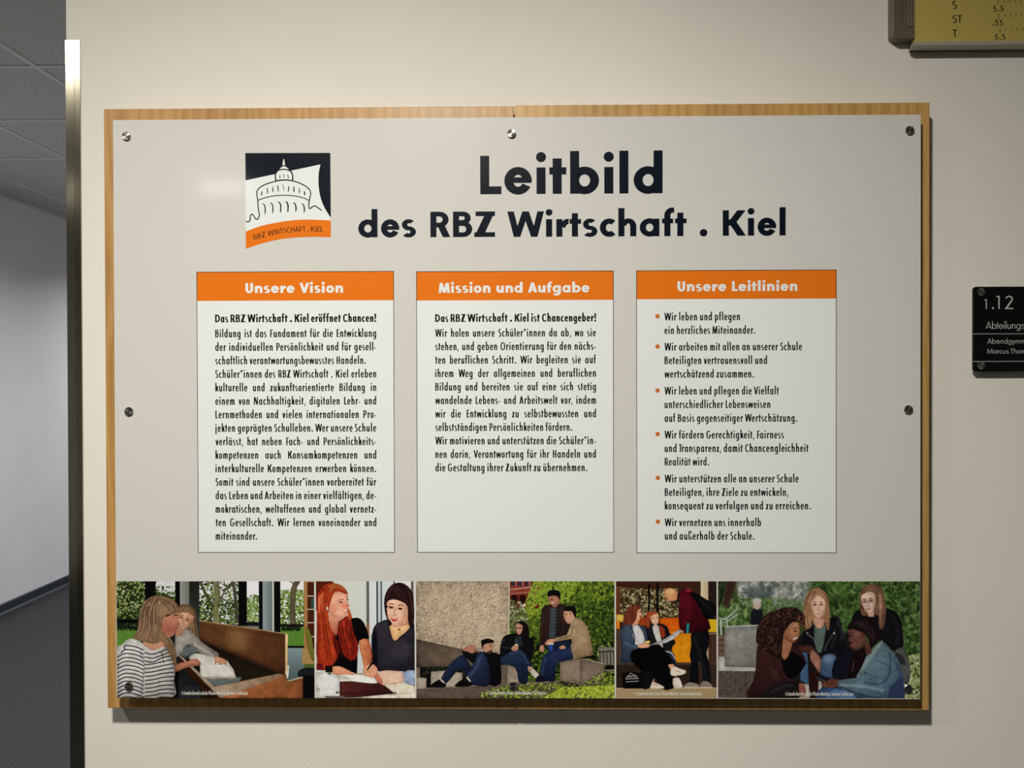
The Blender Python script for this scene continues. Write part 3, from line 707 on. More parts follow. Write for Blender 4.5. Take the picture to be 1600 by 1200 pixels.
# ------------------------------------------------------------------ demonstration slide rule
YR = -0.020
def Q(px_, py_): return P(px_, py_, YR)
bx0, bz0 = P(1388.5, 61, -0.003)[0], Q(1388.5, 61)[1]; bx1 = Q(1429.3, 30)[0]; rz0 = Q(1500, 74.2)[1]; rz1 = Q(1500, 65.0)[1]; zT = bz0+0.33; xE = bx0+1.30
sr = empty('demonstration_slide_rule', ((bx0+xE)/2, 0, (bz0+zT)/2), 'giant yellow classroom slide rule with taupe end cap mounted at the upper right', 'slide rule')
b = MB(); b.box(bx1+0.0006, YR+0.003, rz1-0.001, xE-0.045, -0.006, zT-0.012); b.build('scale_board', M['yellow'], sr, bevel=0.0008, seg=1)
def endcap(xa, xb, flip):
    w_ = xb-xa; fl = (lambda x: xa+xb-x) if flip else (lambda x: x)
    def outline(r, inset=0.0):
        a, c_, lo, hi = xa+inset, xb-inset, bz0+inset, zT-inset
        o = [(a+r-r*math.cos(t), lo+r-r*math.sin(t)) for t in [math.pi/2*k/6 for k in range(7)]]
        return o, a, c_, lo, hi, [(a+r-r*math.cos(t), hi-r+r*math.sin(t)) for t in [math.pi/2*k/6 for k in range(7)]][::-1]
    lo_arc, a, c_, lo, hi, hi_arc = outline(0.009)
    b = MB(); b.prism([(fl(x), z) for x, z in lo_arc+[(c_, lo), (c_, hi)]+hi_arc], YR+0.0030, 0.0); b.build('end_cap', M['taupe'], sr, bevel=0.0006, seg=2)
    x1_, x2_ = xa+w_*0.42, xb-w_*0.005
    pts = lo_arc+[(c_, lo), (c_, lo+0.020), (x1_, lo+0.020), (x1_, hi-0.020), (c_, hi-0.020), (c_, hi)]+hi_arc
    b = MB(); b.prism([(fl(x), z) for x, z in pts], YR, YR+0.0031); b.build('cap_face', M['taupe'], sr, bevel=0.0012, seg=3)
    for f0, f1 in ((0.715, 0.765), (0.83, 0.885), (0.945, 1.0)):
        q = sorted((fl(xa+w_*f0), fl(xa+w_*f1)))
        b = MB(); b.box(q[0], YR+0.0002, lo+0.021, q[1], YR+0.0031, hi-0.021); b.build('cap_rib', M['taupe'], sr, bevel=0.0008, seg=2)
endcap(bx0, bx1, False); endcap(xE-(bx1-bx0), xE, True)
for (za, zb, s_) in ((rz0, rz1, 1), (zT-0.004-(rz1-rz0), zT-0.004, -1)):
    b = MB(); pr_ = [(-0.001 if True else 0, za), (0, za)]
    pr_ = [(YR-0.002, za+0.001), (YR-0.0035, za+0.003), (YR-0.0035, zb-0.004), (YR-0.001, zb-0.0028), (YR-0.001, zb), (YR+0.010, zb), (YR+0.010, za), (YR-0.001, za)]
    n = len(pr_); xa, xb = bx1-0.005, xE-(bx1-bx0)+0.005
    b.add([(xa+(0.004 if p[1] > (za+zb)/2 else 0), p[0], p[1]) for p in pr_]+[(xb, p[0], p[1]) for p in pr_],
          [tuple(range(n)), tuple(range(2*n-1, n-1, -1))]+[(i, (i+1) % n, (i+1) % n+n, i+n) for i in range(n)])
    b.build('rail', M['alu'], sr)
    if s_ == 1: b = MB(); b.box(bx1, YR+0.008, za+0.001, xE-(bx1-bx0), 0.0, zb-0.002); b.build('rail_web', M['taupe'], sr)
YI = YR+0.003; YJ = YI-0.00012
def SR(x, y): return P(1360+x*0.15, y*0.15, YI)
def lettering(txt, xa, xb, ybase, cap):
    b = MB(); p0 = SR(xa, ybase); p1 = SR(xb, ybase); s_ = SR(xa, ybase-cap)[1]-p0[1]
    type_line(b, 'scale', txt, p0[0], p1[0], p0[1], s_, YJ, False); return b
for txt, xa, xb, yb, cap in (('S', 853, 902, 94, 84), ('ST', 853, 955, 238, 80), ('T', 855, 903, 387, 80)):
    lettering(txt, xa, xb, yb, cap).build('scale_letter', M['ink'], sr, fix=False)
for txt, xa, xb, yb, cap in (('5.5', 1278, 1388, 119, 58), ('.55', 1270, 1380, 264, 58), ('5.5', 1295, 1407, 412, 56)):
    lettering(txt, xa, xb, yb, cap).build('scale_figure', M['ink'], sr, fix=False)
b = MB()
for (xs0, step, ya, yl, ysh) in ((1330, 59.5, -10, 50, 28), (1335, 60.5, 140, 196, 174), (1348, 59.5, 286, 340, 320)):
    for i in range(0, 90):
        xx = xs0+i*step*(0.9975**i); long_ = i % 5 == 0
        p, q = SR(xx, (yl if long_ else ysh)), SR(xx+8, ya if long_ else ya+4)
        if q[0] > xE-0.06: break
        b.flat([(p[0]-0.0005, p[1]), (p[0]+0.0007, p[1]), (p[0]+0.0007, q[1]), (p[0]-0.0005, q[1])], YJ)
b.build('tick_marks', M['brown_ink'], sr, fix=False, stuff=True)

# ------------------------------------------------------------------ the five printed photographs (flat prints, painted here stroke by stroke)
K = 4.0
class Pic:
    def __init__(s, box, off, sc, bg, seed=1):
        s.box, s.off, s.sc = box, off, sc; s.W, s.H = int((box[2]-box[0])*K), int((box[3]-box[1])*K)
        s.a = np.empty((s.H, s.W, 3), np.float32); s.a[:] = bg; s.r = np.random.RandomState(seed)
        n = s.r.normal(0, 1, (s.H, s.W)).astype(np.float32); f = s.soften(n, 14); s.f1 = f/f.std(); f = s.soften(n[::-1], 5); s.f2 = f/f.std()
    def T(s, pts):
        p = np.asarray(pts, float)
        return np.stack([(s.off[0]+p[:, 0]*s.sc-s.box[0])*K, (s.off[1]+p[:, 1]*s.sc-s.box[1])*K], 1)
    def mask(s, p, pad=0):
        x0, y0 = np.floor(p.min(0)-pad).astype(int); x1, y1 = np.ceil(p.max(0)+pad).astype(int)+1
        x0, y0, x1, y1 = max(0, x0), max(0, y0), min(s.W, x1), min(s.H, y1)
        if x1 <= x0 or y1 <= y0: return None
        X = np.arange(x0, x1)+0.5; Y = (np.arange(y0, y1)+0.5)[:, None]; m = np.zeros((y1-y0, x1-x0), bool)
        q = np.roll(p, -1, 0)
        for (ax, ay), (bx, by) in zip(p, q):
            if ay == by: continue
            c = (Y > min(ay, by)) & (Y <= max(ay, by))
            m ^= c & (X < ax+(Y-ay)*(bx-ax)/(by-ay))
        return (x0, y0, x1, y1), m
    @staticmethod
    def soften(m, k):
        m = m.astype(np.float32)
        for _ in range(2):
            for ax in (0, 1):
                c = np.cumsum(np.concatenate([np.repeat(np.take(m, [0], ax), k+1, ax), m, np.repeat(np.take(m, [-1], ax), k, ax)], ax), ax)
                n = m.shape[ax]
                m = (np.take(c, range(2*k+1, 2*k+1+n), ax)-np.take(c, range(0, n), ax))/(2*k+1)
        return m
    def poly(s, pts, col, sm=0, a=1.0, blur=0, col2=None, g=None, tex=0, ts=3, flat=False):
        """fill; col2 with g=((x,y),(x,y)) makes a printed gradient; tex adds mottling"""
        if sm: pts = crv(list(pts), sm, closed=True)
        p = s.T(pts); k = int(blur*s.sc*K)
        r = s.mask(p, 2*k+1)
        if r is None: return
        (x0, y0, x1, y1), m = r
        m = s.soften(m, k) if k > 0 else m.astype(np.float32)
        c = np.zeros((y1-y0, x1-x0, 3), np.float32); c[:] = col
        if col2 is not None:
            q = s.T(g); d = q[1]-q[0]; X, Y = np.meshgrid(np.arange(x0, x1), np.arange(y0, y1))
            t = np.clip(((X-q[0][0])*d[0]+(Y-q[0][1])*d[1])/(d@d), 0, 1)[..., None]
            c = c*(1-t)+np.array(col2, np.float32)*t
        if not flat and blur == 0 and min(x1-x0, y1-y0) > 20:     # the modelling of the photographed forms
            kk = max(2, min(x1-x0, y1-y0)//9); v = np.clip((s.soften(np.pad(m, kk), kk)[kk:-kk, kk:-kk]-0.5)*2, 0, 1)**0.8
            c = c*(0.84+0.20*v+0.035*s.f1[y0:y1, x0:x1]+0.025*s.f2[y0:y1, x0:x1])[..., None]
        if tex:
            h_, w_ = (y1-y0)//ts+2, (x1-x0)//ts+2
            n = np.kron(s.r.normal(0, tex, (h_, w_)), np.ones((ts, ts)))[:y1-y0, :x1-x0, None]
            c = c+n
        m = (m*a)[..., None]; s.a[y0:y1, x0:x1] = s.a[y0:y1, x0:x1]*(1-m)+c*m
    def rect(s, x0, y0, x1, y1, col, **k): s.poly([(x0,y0),(x1,y0),(x1,y1),(x0,y1)], col, flat=True, **k)
    def ell(s, cx, cy_, rx, ry, col, rot=0, a=1.0, blur=0, **k):
        c, d = math.cos(math.radians(rot)), math.sin(math.radians(rot)); n = 20
        s.poly([(cx+rx*math.cos(t)*c-ry*math.sin(t)*d, cy_+rx*math.cos(t)*d+ry*math.sin(t)*c) for t in [2*math.pi*i/n for i in range(n)]], col, a=a, blur=blur, **k)
    def line(s, pts, w, col, a=1.0, sm=5, blur=0, w2=None):
        c = crv(list(pts), sm) if len(pts) > 2 and sm else list(pts); N = len(c); L_, R_ = [], []
        for i, p in enumerate(c):
            A_, B_ = c[max(0, i-1)], c[min(N-1, i+1)]; dx, dy = B_[0]-A_[0], B_[1]-A_[1]; l = math.hypot(dx, dy) or 1
            ww = w if w2 is None else w+(w2-w)*i/(N-1)
            L_.append((p[0]-dy/l*ww/2, p[1]+dx/l*ww/2)); R_.append((p[0]+dy/l*ww/2, p[1]-dx/l*ww/2))
        s.poly(L_+R_[::-1], col, a=a, blur=blur)
    def dabs(s, pts, cols, n, r, el=0.5, a=0.9, bl=0):
        """scatter n leaf-like dabs inside the outline"""
        p = s.T(pts); R_ = s.mask(p)
        if R_ is None: return
        (x0, y0, x1, y1), m = R_; ys_, xs__ = np.nonzero(m)
        if not len(ys_): return
        idx = s.r.randint(0, len(ys_), n); kk = s.sc*K
        for i in idx:
            cx, cy_ = x0+xs__[i], y0+ys_[i]; ra = s.r.uniform(*r)*kk; rb_ = ra*s.r.uniform(el*0.6, el*1.3); t = s.r.uniform(0, math.pi)
            h = int(ra+1); X = np.arange(max(x0, cx-h), min(x1, cx+h+1)); Y = np.arange(max(y0, cy_-h), min(y1, cy_+h+1))
            if len(X) == 0 or len(Y) == 0: continue
            dx, dy = (X-cx)[None], (Y-cy_)[:, None]; c, d = math.cos(t), math.sin(t)
            mm = (((dx*c+dy*d)/ra)**2+((-dx*d+dy*c)/max(rb_, .6))**2 < 1) & m[Y[0]-y0:Y[-1]-y0+1, X[0]-x0:X[-1]-x0+1]
            col = np.array(cols[s.r.randint(len(cols))], np.float32)+s.r.normal(0, 6)
            v = s.a[Y[0]:Y[-1]+1, X[0]:X[-1]+1]; v[mm] = v[mm]*(1-a)+col*a
    def hair(s, A_, B_, cols, n, w=5, a=0.7, jit=0.03):
        """strands interpolated between two guide lines"""
        A_, B_ = crv(A_, 4), crv(B_, 4); k = min(len(A_), len(B_)); A_ = [A_[int(i*(len(A_)-1)/(k-1))] for i in range(k)]; B_ = [B_[int(i*(len(B_)-1)/(k-1))] for i in range(k)]
        for _ in range(n):
            u = s.r.rand(); v = u+s.r.normal(0, jit); e = s.r.randint(k//2, k+1); st = s.r.randint(0, max(1, k//3))
            pts = [(A_[i][0]*(1-(u+(v-u)*i/k))+B_[i][0]*(u+(v-u)*i/k), A_[i][1]*(1-(u+(v-u)*i/k))+B_[i][1]*(u+(v-u)*i/k)) for i in range(st, e)]
            if len(pts) > 1: s.line(pts, w*s.r.uniform(0.5, 1.3), cols[s.r.randint(len(cols))], a=a, sm=0, w2=w*0.4)
    def face(s, cx, cy_, w_, h_, rot, skin, lip=(150,70,60), eye=(45,30,25), dark=None, smile=1, look=0, glasses=False, asp=0):
        """three-quarter or front face: look shifts the features sideways"""
        c, d = math.cos(math.radians(rot)), math.sin(math.radians(rot))
        def R_(x, y): x, y = x*w_, y*h_; return (cx+x*c-y*d, cy_+x*d+y*c)
        sh = dark or tuple(v*0.72 for v in skin); hi = tuple(min(255, v*1.12+6) for v in skin); o = look*0.07
        s.poly([R_(*q) for q in [(-.48,-.30),(-.36,-.48),(0,-.55),(.36,-.48),(.48,-.30),(.46,.08),(.34,.34),(.12,.52),(-.12,.52),(-.34,.34),(-.46,.08)]], skin, sm=3)
        s.poly([R_(*q) for q in [(-.48*np.sign(look or 1),-.2),(-.28*np.sign(look or 1),-.1),(-.24*np.sign(look or 1),.3),(-.1*np.sign(look or 1),.5),(-.4*np.sign(look or 1),.3)]], sh, sm=3, a=.4, blur=w_*.06)
        s.ell(*R_(o+.1*np.sign(look or 1), -.28), w_*.22, h_*.12, hi, rot, a=.6, blur=w_*.05)
        for q in (-.2, .2):
            s.ell(*R_(q+o, -.05), w_*.095, h_*.035, eye, rot, a=.9, blur=w_*.012)
            s.line([R_(q+o-.11, -.13), R_(q+o, -.17), R_(q+o+.11, -.14)], h_*.03, eye, a=.65)
            s.ell(*R_(q*1.25+o, .12), w_*.11, h_*.07, hi, rot, a=.4, blur=w_*.04)
        s.line([R_(o+.02,-.05), R_(o+.045*np.sign(look or 1),.08), R_(o+.05*np.sign(look or 1),.14)], w_*.05, sh, a=.5)
        s.line([R_(o-.07,.16), R_(o,.185), R_(o+.07,.16)], h_*.03, sh, a=.8)
        m_ = [R_(o-.16,.285-.015*smile), R_(o-.05,.31), R_(o+.05,.31), R_(o+.16,.285-.015*smile), R_(o+.07,.355+.012*smile), R_(o-.07,.355+.012*smile)]
        s.poly(m_, lip, sm=3)
        if smile > 1: s.line([R_(o-.11,.30), R_(o,.33), R_(o+.11,.30)], h_*.026, (235,225,215))
        if glasses:
            for q in (-.2, .2):
                e = [R_(q+o+.15*math.cos(t), -.05+.09*math.sin(t)) for t in [2*math.pi*i/14 for i in range(15)]]
                s.line(e, w_*.03, (35,25,25), sm=0)
    def finish(s, name, label, cap, cap_px, cap_dark=False, sat=0.8):
        a = s.a.copy()
        for _ in range(1):      # the grain and slight softness of the print
            b_ = a.copy(); b_[1:-1, 1:-1] = (a[1:-1, 1:-1]*4+a[:-2, 1:-1]+a[2:, 1:-1]+a[1:-1, :-2]+a[1:-1, 2:])/8; a = b_
        g_ = a.mean(2, keepdims=True); a = g_+(a-g_)*sat; u = np.clip(a/255, 0, 1); a = 255*(u*0.55+0.45*u*u*(3-2*u))*0.98-1
        a = np.clip(a+s.r.normal(0, 2.5, a.shape[:2])[..., None], 0, 255)/255.0
        l = np.where(a <= 0.04045, a/12.92, ((a+0.055)/1.055)**2.4)
        l = np.clip(0.80*l/np.array(REF), 0, 0.92)
        img = bpy.data.images.new('print_'+name, s.W, s.H, float_buffer=True); img.colorspace_settings.name = 'Non-Color'
        px = np.ones((s.H, s.W, 4), np.float32); px[..., :3] = l[::-1]; img.pixels.foreach_set(px.ravel()); img.pack()
        m_ = print_mat('photo_print_'+name, (.5, .5, .5)); N, L, bb = nodes(m_)
        t = N.new('ShaderNodeTexImage'); t.image = img; t.extension = 'EXTEND'; L.new(t.outputs[0], bb.inputs['Base Color'])
        x0, z1 = P(s.box[0], s.box[1]); x1, z0 = P(s.box[2], s.box[3])
        me = bpy.data.meshes.new('photograph'); y = L1
        me.from_pydata([(x0,y,z0),(x1,y,z0),(x1,y,z1),(x0,y,z1)], [], [(0,1,2,3)])
        uv = me.uv_layers.new(name='UVMap')
        for i, c in enumerate(((0,0),(1,0),(1,1),(0,1))): uv.data[i].uv = c
        me.materials.append(m_); me.transform(Matrix.Translation(-parent_loc(nb)))
        o = bpy.data.objects.new('photograph', me); C.objects.link(o); o.parent = nb; o['label'] = label
        b = MB(); line_px(b, 'cond', cap, cap_px[0], cap_px[1], cap_px[2], 5.6, L2)
        b.build('photo_caption', M['caption_dark' if cap_dark else 'caption'], o, fix=False)
GR = [(44,62,22),(66,92,32),(92,118,44),(120,146,62),(30,42,16)]

# ---- photograph 1: two students over a book in a library
p = Pic((182.0,908.2,491.6,1091.0), (170,895), 0.20625, (36,38,40), 3)
p.rect(50,55,520,450,(46,60,28)); p.dabs([(50,55),(510,55),(510,440),(50,440)], GR+[(150,165,110)], 900, (5,14))
p.dabs([(350,55),(510,55),(510,190),(350,140)], [(226,222,224),(205,206,205)], 150, (8,22), a=.95)
p.dabs([(350,100),(510,100),(510,240),(350,240)], GR, 160, (5,11)); p.dabs([(55,60),(275,60),(275,300),(55,300)], [(190,200,170),(160,170,90),(196,190,110)], 150, (4,9))
p.rect(50,430,240,560,(98,142,52),tex=7); p.dabs([(50,380),(230,380),(230,440),(50,440)], [(22,32,18),(40,50,28)], 120, (6,13))
p.rect(50,352,260,382,(14,16,15)); p.rect(275,55,355,260,(12,14,14)); p.rect(504,55,542,300,(12,13,14)); p.rect(541,55,612,330,(150,146,139),col2=(118,116,110),g=((541,0),(612,0)))
p.rect(611,55,690,600,(38,42,38),col2=(66,72,64),g=((611,60),(690,500)))
p.rect(688,55,990,390,(222,216,222)); p.dabs([(688,55),(990,55),(990,390),(688,390)], GR, 560, (6,15)); p.dabs([(850,120),(985,120),(985,290),(850,290)], [(222,216,222)], 70, (6,14))
p.dabs([(688,200),(990,200),(990,385),(688,385)], [(70,96,32),(104,136,48),(40,52,22)], 320, (6,12))
p.line([(815,55),(822,180),(812,270),(822,385)],46,(118,116,78)); p.line([(700,80),(745,180),(800,260)],18,(92,90,60)); p.line([(905,90),(860,180),(830,240)],16,(120,118,84)); p.line([(945,55),(962,200),(975,380)],24,(84,78,60))
p.line([(930,70),(900,120),(850,130)],7,(60,58,44)); p.line([(820,250),(900,235),(960,240)],7,(60,58,44))
p.rect(985,55,1048,420,(14,16,15)); p.rect(1048,55,1145,400,(234,226,230)); p.dabs([(1048,180),(1100,160),(1145,175),(1145,380),(1048,380)], [(106,134,52),(132,160,70),(82,112,40)], 260, (6,13)); p.rect(1040,372,1150,402,(30,34,32)); p.rect(1000,402,1160,440,(120,120,110))
p.rect(1140,55,1176,440,(16,20,20)); p.rect(1168,55,1242,460,(142,158,160),col2=(108,116,116),g=((1168,0),(1242,0))); p.rect(1240,55,1258,460,(188,190,170)); p.rect(1254,55,1305,470,(16,18,20))
p.rect(1303,55,1482,395,(232,228,226)); p.dabs([(1303,130),(1400,120),(1482,130),(1482,392),(1303,392)], [(110,140,46),(138,166,66),(80,108,34),(60,84,30)], 460, (6,14)); p.line([(1440,55),(1405,120),(1395,260),(1398,400)],40,(98,90,66),w2=44); p.line([(1370,60),(1420,90)],8,(80,74,54))
p.rect(1303,388,1482,406,(24,26,24)); p.rect(1303,406,1482,560,(96,142,52),tex=6); p.dabs([(1310,406),(1460,406),(1450,440),(1310,440)],[(40,48,30)],60,(8,16)); p.rect(1340,552,1482,574,(26,30,32))
p.rect(1340,570,1490,830,(128,150,150),col2=(88,104,104),g=((1400,570),(1400,800)))
p.rect(1480,55,1560,700,(172,124,70)); p.rect(1508,70,1560,620,(88,42,20)); [p.rect(1505,y,1560,y+6,(214,200,186)) for y in (172,272,374,480)]; p.rect(1535,190,1560,270,(60,90,80))
p.rect(1466,575,1560,690,(176,136,84)); p.poly([(1488,420),(1520,430),(1545,520),(1556,660),(1530,640),(1505,540)],(120,118,42),sm=3); p.rect(1480,690,1560,720,(86,110,46)); p.ell(1515,765,85,48,(34,38,42)); p.rect(1470,775,1560,950,(16,17,18))
p.poly([(688,362),(1352,464),(1345,782),(690,520)],(122,80,44),col2=(98,60,32),g=((690,400),(1340,700)),tex=2)
p.poly([(900,410),(1060,440),(1040,600),(900,560)],(176,130,84),a=.65,blur=34)
for i in range(15): p.line([(700,388+i*9),(1330,487+i*18)],3.5,(74,42,20),a=.7,sm=0)
p.poly([(690,500),(1340,760),(1345,785),(690,525)],(66,38,18),blur=6,a=.8); p.line([(688,362),(1354,463)],7,(196,160,106),sm=0); p.poly([(1338,462),(1360,464),(1352,782),(1336,778)],(214,176,120)); p.line([(1362,700),(1352,800)],14,(206,206,190),sm=0)
p.poly([(500,560),(690,515),(1290,768),(820,862),(520,640)],(30,24,15),col2=(46,36,22),g=((600,560),(1100,800))); p.poly([(530,570),(640,540),(690,600),(560,650)],(112,126,124),a=.85,blur=12); p.poly([(700,800),(1010,790),(990,822),(815,860)],(104,116,112),blur=6)
p.poly([(520,630),(560,640),(860,945),(840,952),(700,952)],(80,36,18),col2=(52,26,12),g=((600,700),(600,940))); p.poly([(800,880),(1290,768),(1345,770),(1350,820),(1470,790),(1470,952),(830,952)],(172,104,56),col2=(142,84,44),g=((900,800),(1460,940)),tex=3)
p.poly([(518,618),(556,640),(800,862),(1288,764),(1335,775),(1200,830),(850,945),(832,940)],(196,176,156),col2=(170,136,104),g=((560,650),(1200,820))); p.line([(1352,822),(1470,790)],9,(214,196,160),sm=0)
p.poly([(490,760),(560,740),(690,850),(720,952),(480,952)],(34,36,40)); p.poly([(500,740),(530,740),(520,952),(470,952)],(12,12,14)); p.rect(530,860,690,952,(54,56,62),a=.7,blur=10)
# woman behind
p.poly([(528,262),(560,240),(620,245),(660,290),(668,380),(690,520),(672,570),(640,520),(600,430),(520,380)],(116,88,62),sm=4); p.hair([(600,250),(640,330),(660,440),(680,540)],[(560,250),(610,330),(620,450),(655,540)],[(160,126,86),(84,60,42),(190,158,118)],26,6)
p.poly([(505,470),(560,430),(620,440),(700,520),(770,570),(830,610),(822,650),(790,662),(690,610),(640,560),(600,545),(560,580),(510,640)],(164,156,144),sm=3,col2=(128,118,108),g=((520,450),(800,650)))
for i in range(12): p.line([(640+i*14,520+i*9),(655+i*13,560+i*8)],5,(206,200,190),a=.7,sm=0)
for i in range(7): p.line([(508,560+i*12),(560,545+i*13)],4,(212,206,196),a=.6,sm=0)
p.poly([(500,400),(560,400),(560,460),(515,480)],(176,120,90),sm=3); p.face(578,358,118,150,22,(196,140,108),lip=(150,70,64),smile=2,look=-1)
p.poly([(530,262),(580,248),(640,275),(650,330),(600,300),(540,300)],(132,100,70),sm=4)
# book, hands
p.poly([(604,650),(650,612),(720,620),(800,640),(900,668),(965,796),(880,800),(700,798),(690,700)],(206,198,184),sm=2); p.poly([(690,700),(780,690),(900,702),(962,788),(700,790)],(222,214,200)); p.line([(696,794),(962,798)],9,(160,140,116),sm=0)
for i in range(8): p.line([(716,710+i*9),(880+i*6,716+i*9)],3,(150,144,136),a=.6,sm=0)
for i in range(6): p.line([(650,634+i*9),(790,660+i*8)],3,(150,144,136),a=.5,sm=0)
p.poly([(800,640),(840,640),(888,662),(890,698),(866,690),(845,700),(822,680),(806,696)],(190,132,102),sm=3); p.poly([(500,700),(600,668),(660,650),(694,680),(688,704),(620,712),(560,730),(505,752)],(192,128,98),sm=3,col2=(150,92,66),g=((550,660),(560,740)))
# woman in front
p.poly([(58,600),(90,550),(160,500),(250,530),(340,590),(420,560),(470,620),(500,740),(490,820),(474,952),(58,952)],(206,200,196),sm=3,col2=(172,164,160),g=((200,600),(460,900)))
for i in range(14):
    y = 548+i*30; p.line([(60+max(0,60-i*30),y+34),(120,y+6),(200,y+14),(262,y+40)],8,(34,30,36),sm=4)
for i in range(13):
    y = 590+i*30; p.line([(268,y+18),(330,y+12+(i<3)*16),(400,y-4+(i<2)*10),(476,y-26+i*2),(494,y-30+i*3)],8,(34,30,36),sm=4)
p.line([(232,600),(262,660),(262,760),(240,952)],14,(120,110,112),a=.6,blur=5); p.line([(395,596),(418,690)],5,(40,36,40),sm=0)
p.poly([(260,520),(400,500),(420,560),(350,592),(280,560)],(196,136,104),sm=3)
p.line([(170,508),(240,552),(330,594),(418,562)],11,(232,226,220))
p.poly([(400,330),(470,290),(528,285),(534,330),(522,352),(540,392),(522,402),(520,420),(505,436),(508,458),(470,488),(430,480),(400,440)],(186,120,92),sm=2); p.ell(455,430,50,42,(160,84,66),a=.6,blur=14); p.ell(508,322,14,5,(60,36,30)); p.line([(490,300),(522,296)],5,(110,70,50)); p.line([(500,424),(520,420)],5,(150,60,56))
p.poly([(225,360),(240,280),(290,200),(360,172),(440,185),(500,215),(532,262),(520,300),(470,320),(415,350),(400,420),(430,500),(500,560),(505,640),(512,700),(490,690),(460,620),(425,560),(400,520),(340,540),(260,520),(180,495),(215,440)],(150,116,86),sm=3)
p.hair([(330,180),(250,280),(235,400),(190,495)],[(400,185),(380,300),(385,430),(370,530)],[(196,158,122),(112,82,58),(172,136,104),(134,100,74)],150,7); p.hair([(380,180),(460,215),(520,262),(500,300)],[(360,190),(410,240),(440,300),(410,345)],[(180,142,108),(110,80,56)],45,6)
p.hair([(410,440),(430,520),(470,600),(500,690)],[(450,480),(490,540),(500,600),(512,690)],[(186,148,112),(120,86,60)],36,6); p.ell(445,325,20,8,(60,50,50),-18)
p.finish('library', 'printed photograph of two long haired students reading a book at a library desk', '©Landesberufsschule Photo+Medien, Mattias Volkmick', (283.5,387,1085.6))

# ---- photograph 2: two students at a table
p = Pic((493.6,908.2,648.2,1091.0), (485,895), 0.17508, (206,208,204), 5)
p.rect(40,70,930,700,(196,198,190),col2=(222,224,222),g=((250,0),(900,0))); p.rect(40,70,210,340,(92,42,26)); p.rect(200,70,260,110,(206,150,80))
for (a, b_, c) in ((210,500,(204,208,198)),(500,526,(86,88,84)),(526,590,(214,220,218)),(590,604,(60,70,84)),(604,625,(190,198,200)),(628,642,(92,100,104)),(642,745,(206,212,214)),(745,756,(50,60,72)),(756,905,(226,226,220)),(900,925,(110,104,96))): p.rect(a,70,b_,720,c)
p.rect(504,440,528,560,(150,110,80)); p.rect(250,70,500,420,(210,212,200),a=.5,blur=30)
# right woman
p.poly([(550,560),(575,470),(640,430),(700,420),(900,470),(930,490),(930,1040),(830,880),(620,880),(570,860),(545,760)],(64,60,66),sm=2,col2=(40,38,46),g=((600,450),(900,900)),tex=3); p.poly([(545,560),(580,480),(600,640),(600,860),(555,840)],(18,16,24),blur=8,a=.8)
p.ell(800,700,120,80,(84,78,84),a=.5,blur=40); p.line([(820,655),(915,660)],6,(96,100,116),a=.6)
p.poly([(700,470),(740,440),(860,440),(890,492),(800,570),(748,610),(715,540)],(224,176,132),sm=2); p.line([(700,462),(715,540),(750,610),(830,560),(892,490)],8,(44,40,48)); p.ell(795,506,12,8,(120,80,60))
p.poly([(700,300),(870,250),(880,420),(850,470),(730,470),(690,400)],(206,150,120),sm=2); p.face(775,330,206,284,8,(228,176,150),lip=(186,64,72),smile=1,look=-1); p.poly([(700,300),(668,330),(690,400),(730,450),(700,470),(660,300)],(44,26,26),sm=2)
p.poly([(665,330),(660,240),(690,150),(750,95),(830,92),(900,150),(925,240),(925,470),(890,480),(872,420),(868,300),(800,250),(720,240),(682,280),(690,400),(672,370)],(56,34,36),sm=3)
p.hair([(760,95),(700,140),(672,220),(672,330)],[(780,95),(740,160),(710,220),(682,270)],[(96,62,60),(36,20,22),(78,50,50)],40,6); p.hair([(790,95),(840,160),(875,260),(890,460)],[(850,100),(900,180),(920,300),(922,460)],[(100,66,64),(36,20,22),(78,50,50)],60,6); p.hair([(770,130),(800,190),(850,230),(870,260)],[(720,160),(740,210),(800,240),(860,280)],[(104,70,66),(40,24,24)],30,6)
# left woman
p.poly([(370,405),(430,402),(480,450),(522,580),(440,614),(420,700),(415,890),(380,890),(180,830),(60,800),(60,560),(200,480),(300,400)],(16,13,16),sm=2)
p.poly([(430,612),(515,592),(545,690),(552,760),(530,830),(480,850),(460,760)],(206,140,104),sm=2,col2=(170,100,72),g=((450,700),(540,700)))
p.poly([(150,380),(280,380),(250,470),(235,560),(205,540),(165,480)],(214,150,124),sm=2,col2=(170,104,84),g=((200,400),(200,540)))
p.poly([(160,230),(230,160),(320,180),(338,215),(330,250),(347,290),(335,310),(330,345),(320,390),(260,405),(190,380),(150,330)],(228,166,140),sm=2); p.ell(300,300,34,30,(236,120,100),a=.5,blur=14); p.ell(200,330,40,60,(190,120,96),a=.4,blur=16)
p.line([(276,336),(300,344),(330,330)],10,(250,240,230)); p.line([(272,330),(300,350),(332,336)],4,(170,50,50)); p.ell(272,262,17,6,(60,40,36),-10); p.line([(246,248),(280,236),(300,240)],6,(130,80,50)); p.ell(332,240,9,6,(60,40,36)); p.line([(318,222),(338,218)],5,(130,80,50)); p.line([(318,285),(330,302),(345,296)],7,(190,80,70),a=.8)
p.poly([(58,300),(70,180),(130,110),(210,92),(290,120),(330,170),(325,190),(240,165),(200,200),(170,300),(160,400),(190,520),(250,640),(240,760),(170,850),(90,870),(55,800)],(168,64,40),sm=3)
p.poly([(300,400),(360,400),(380,520),(420,620),(425,700),(390,780),(330,770),(290,720),(260,600),(240,500)],(146,46,32),sm=3); p.poly([(330,320),(350,330),(372,400),(340,420)],(176,90,60),sm=2)
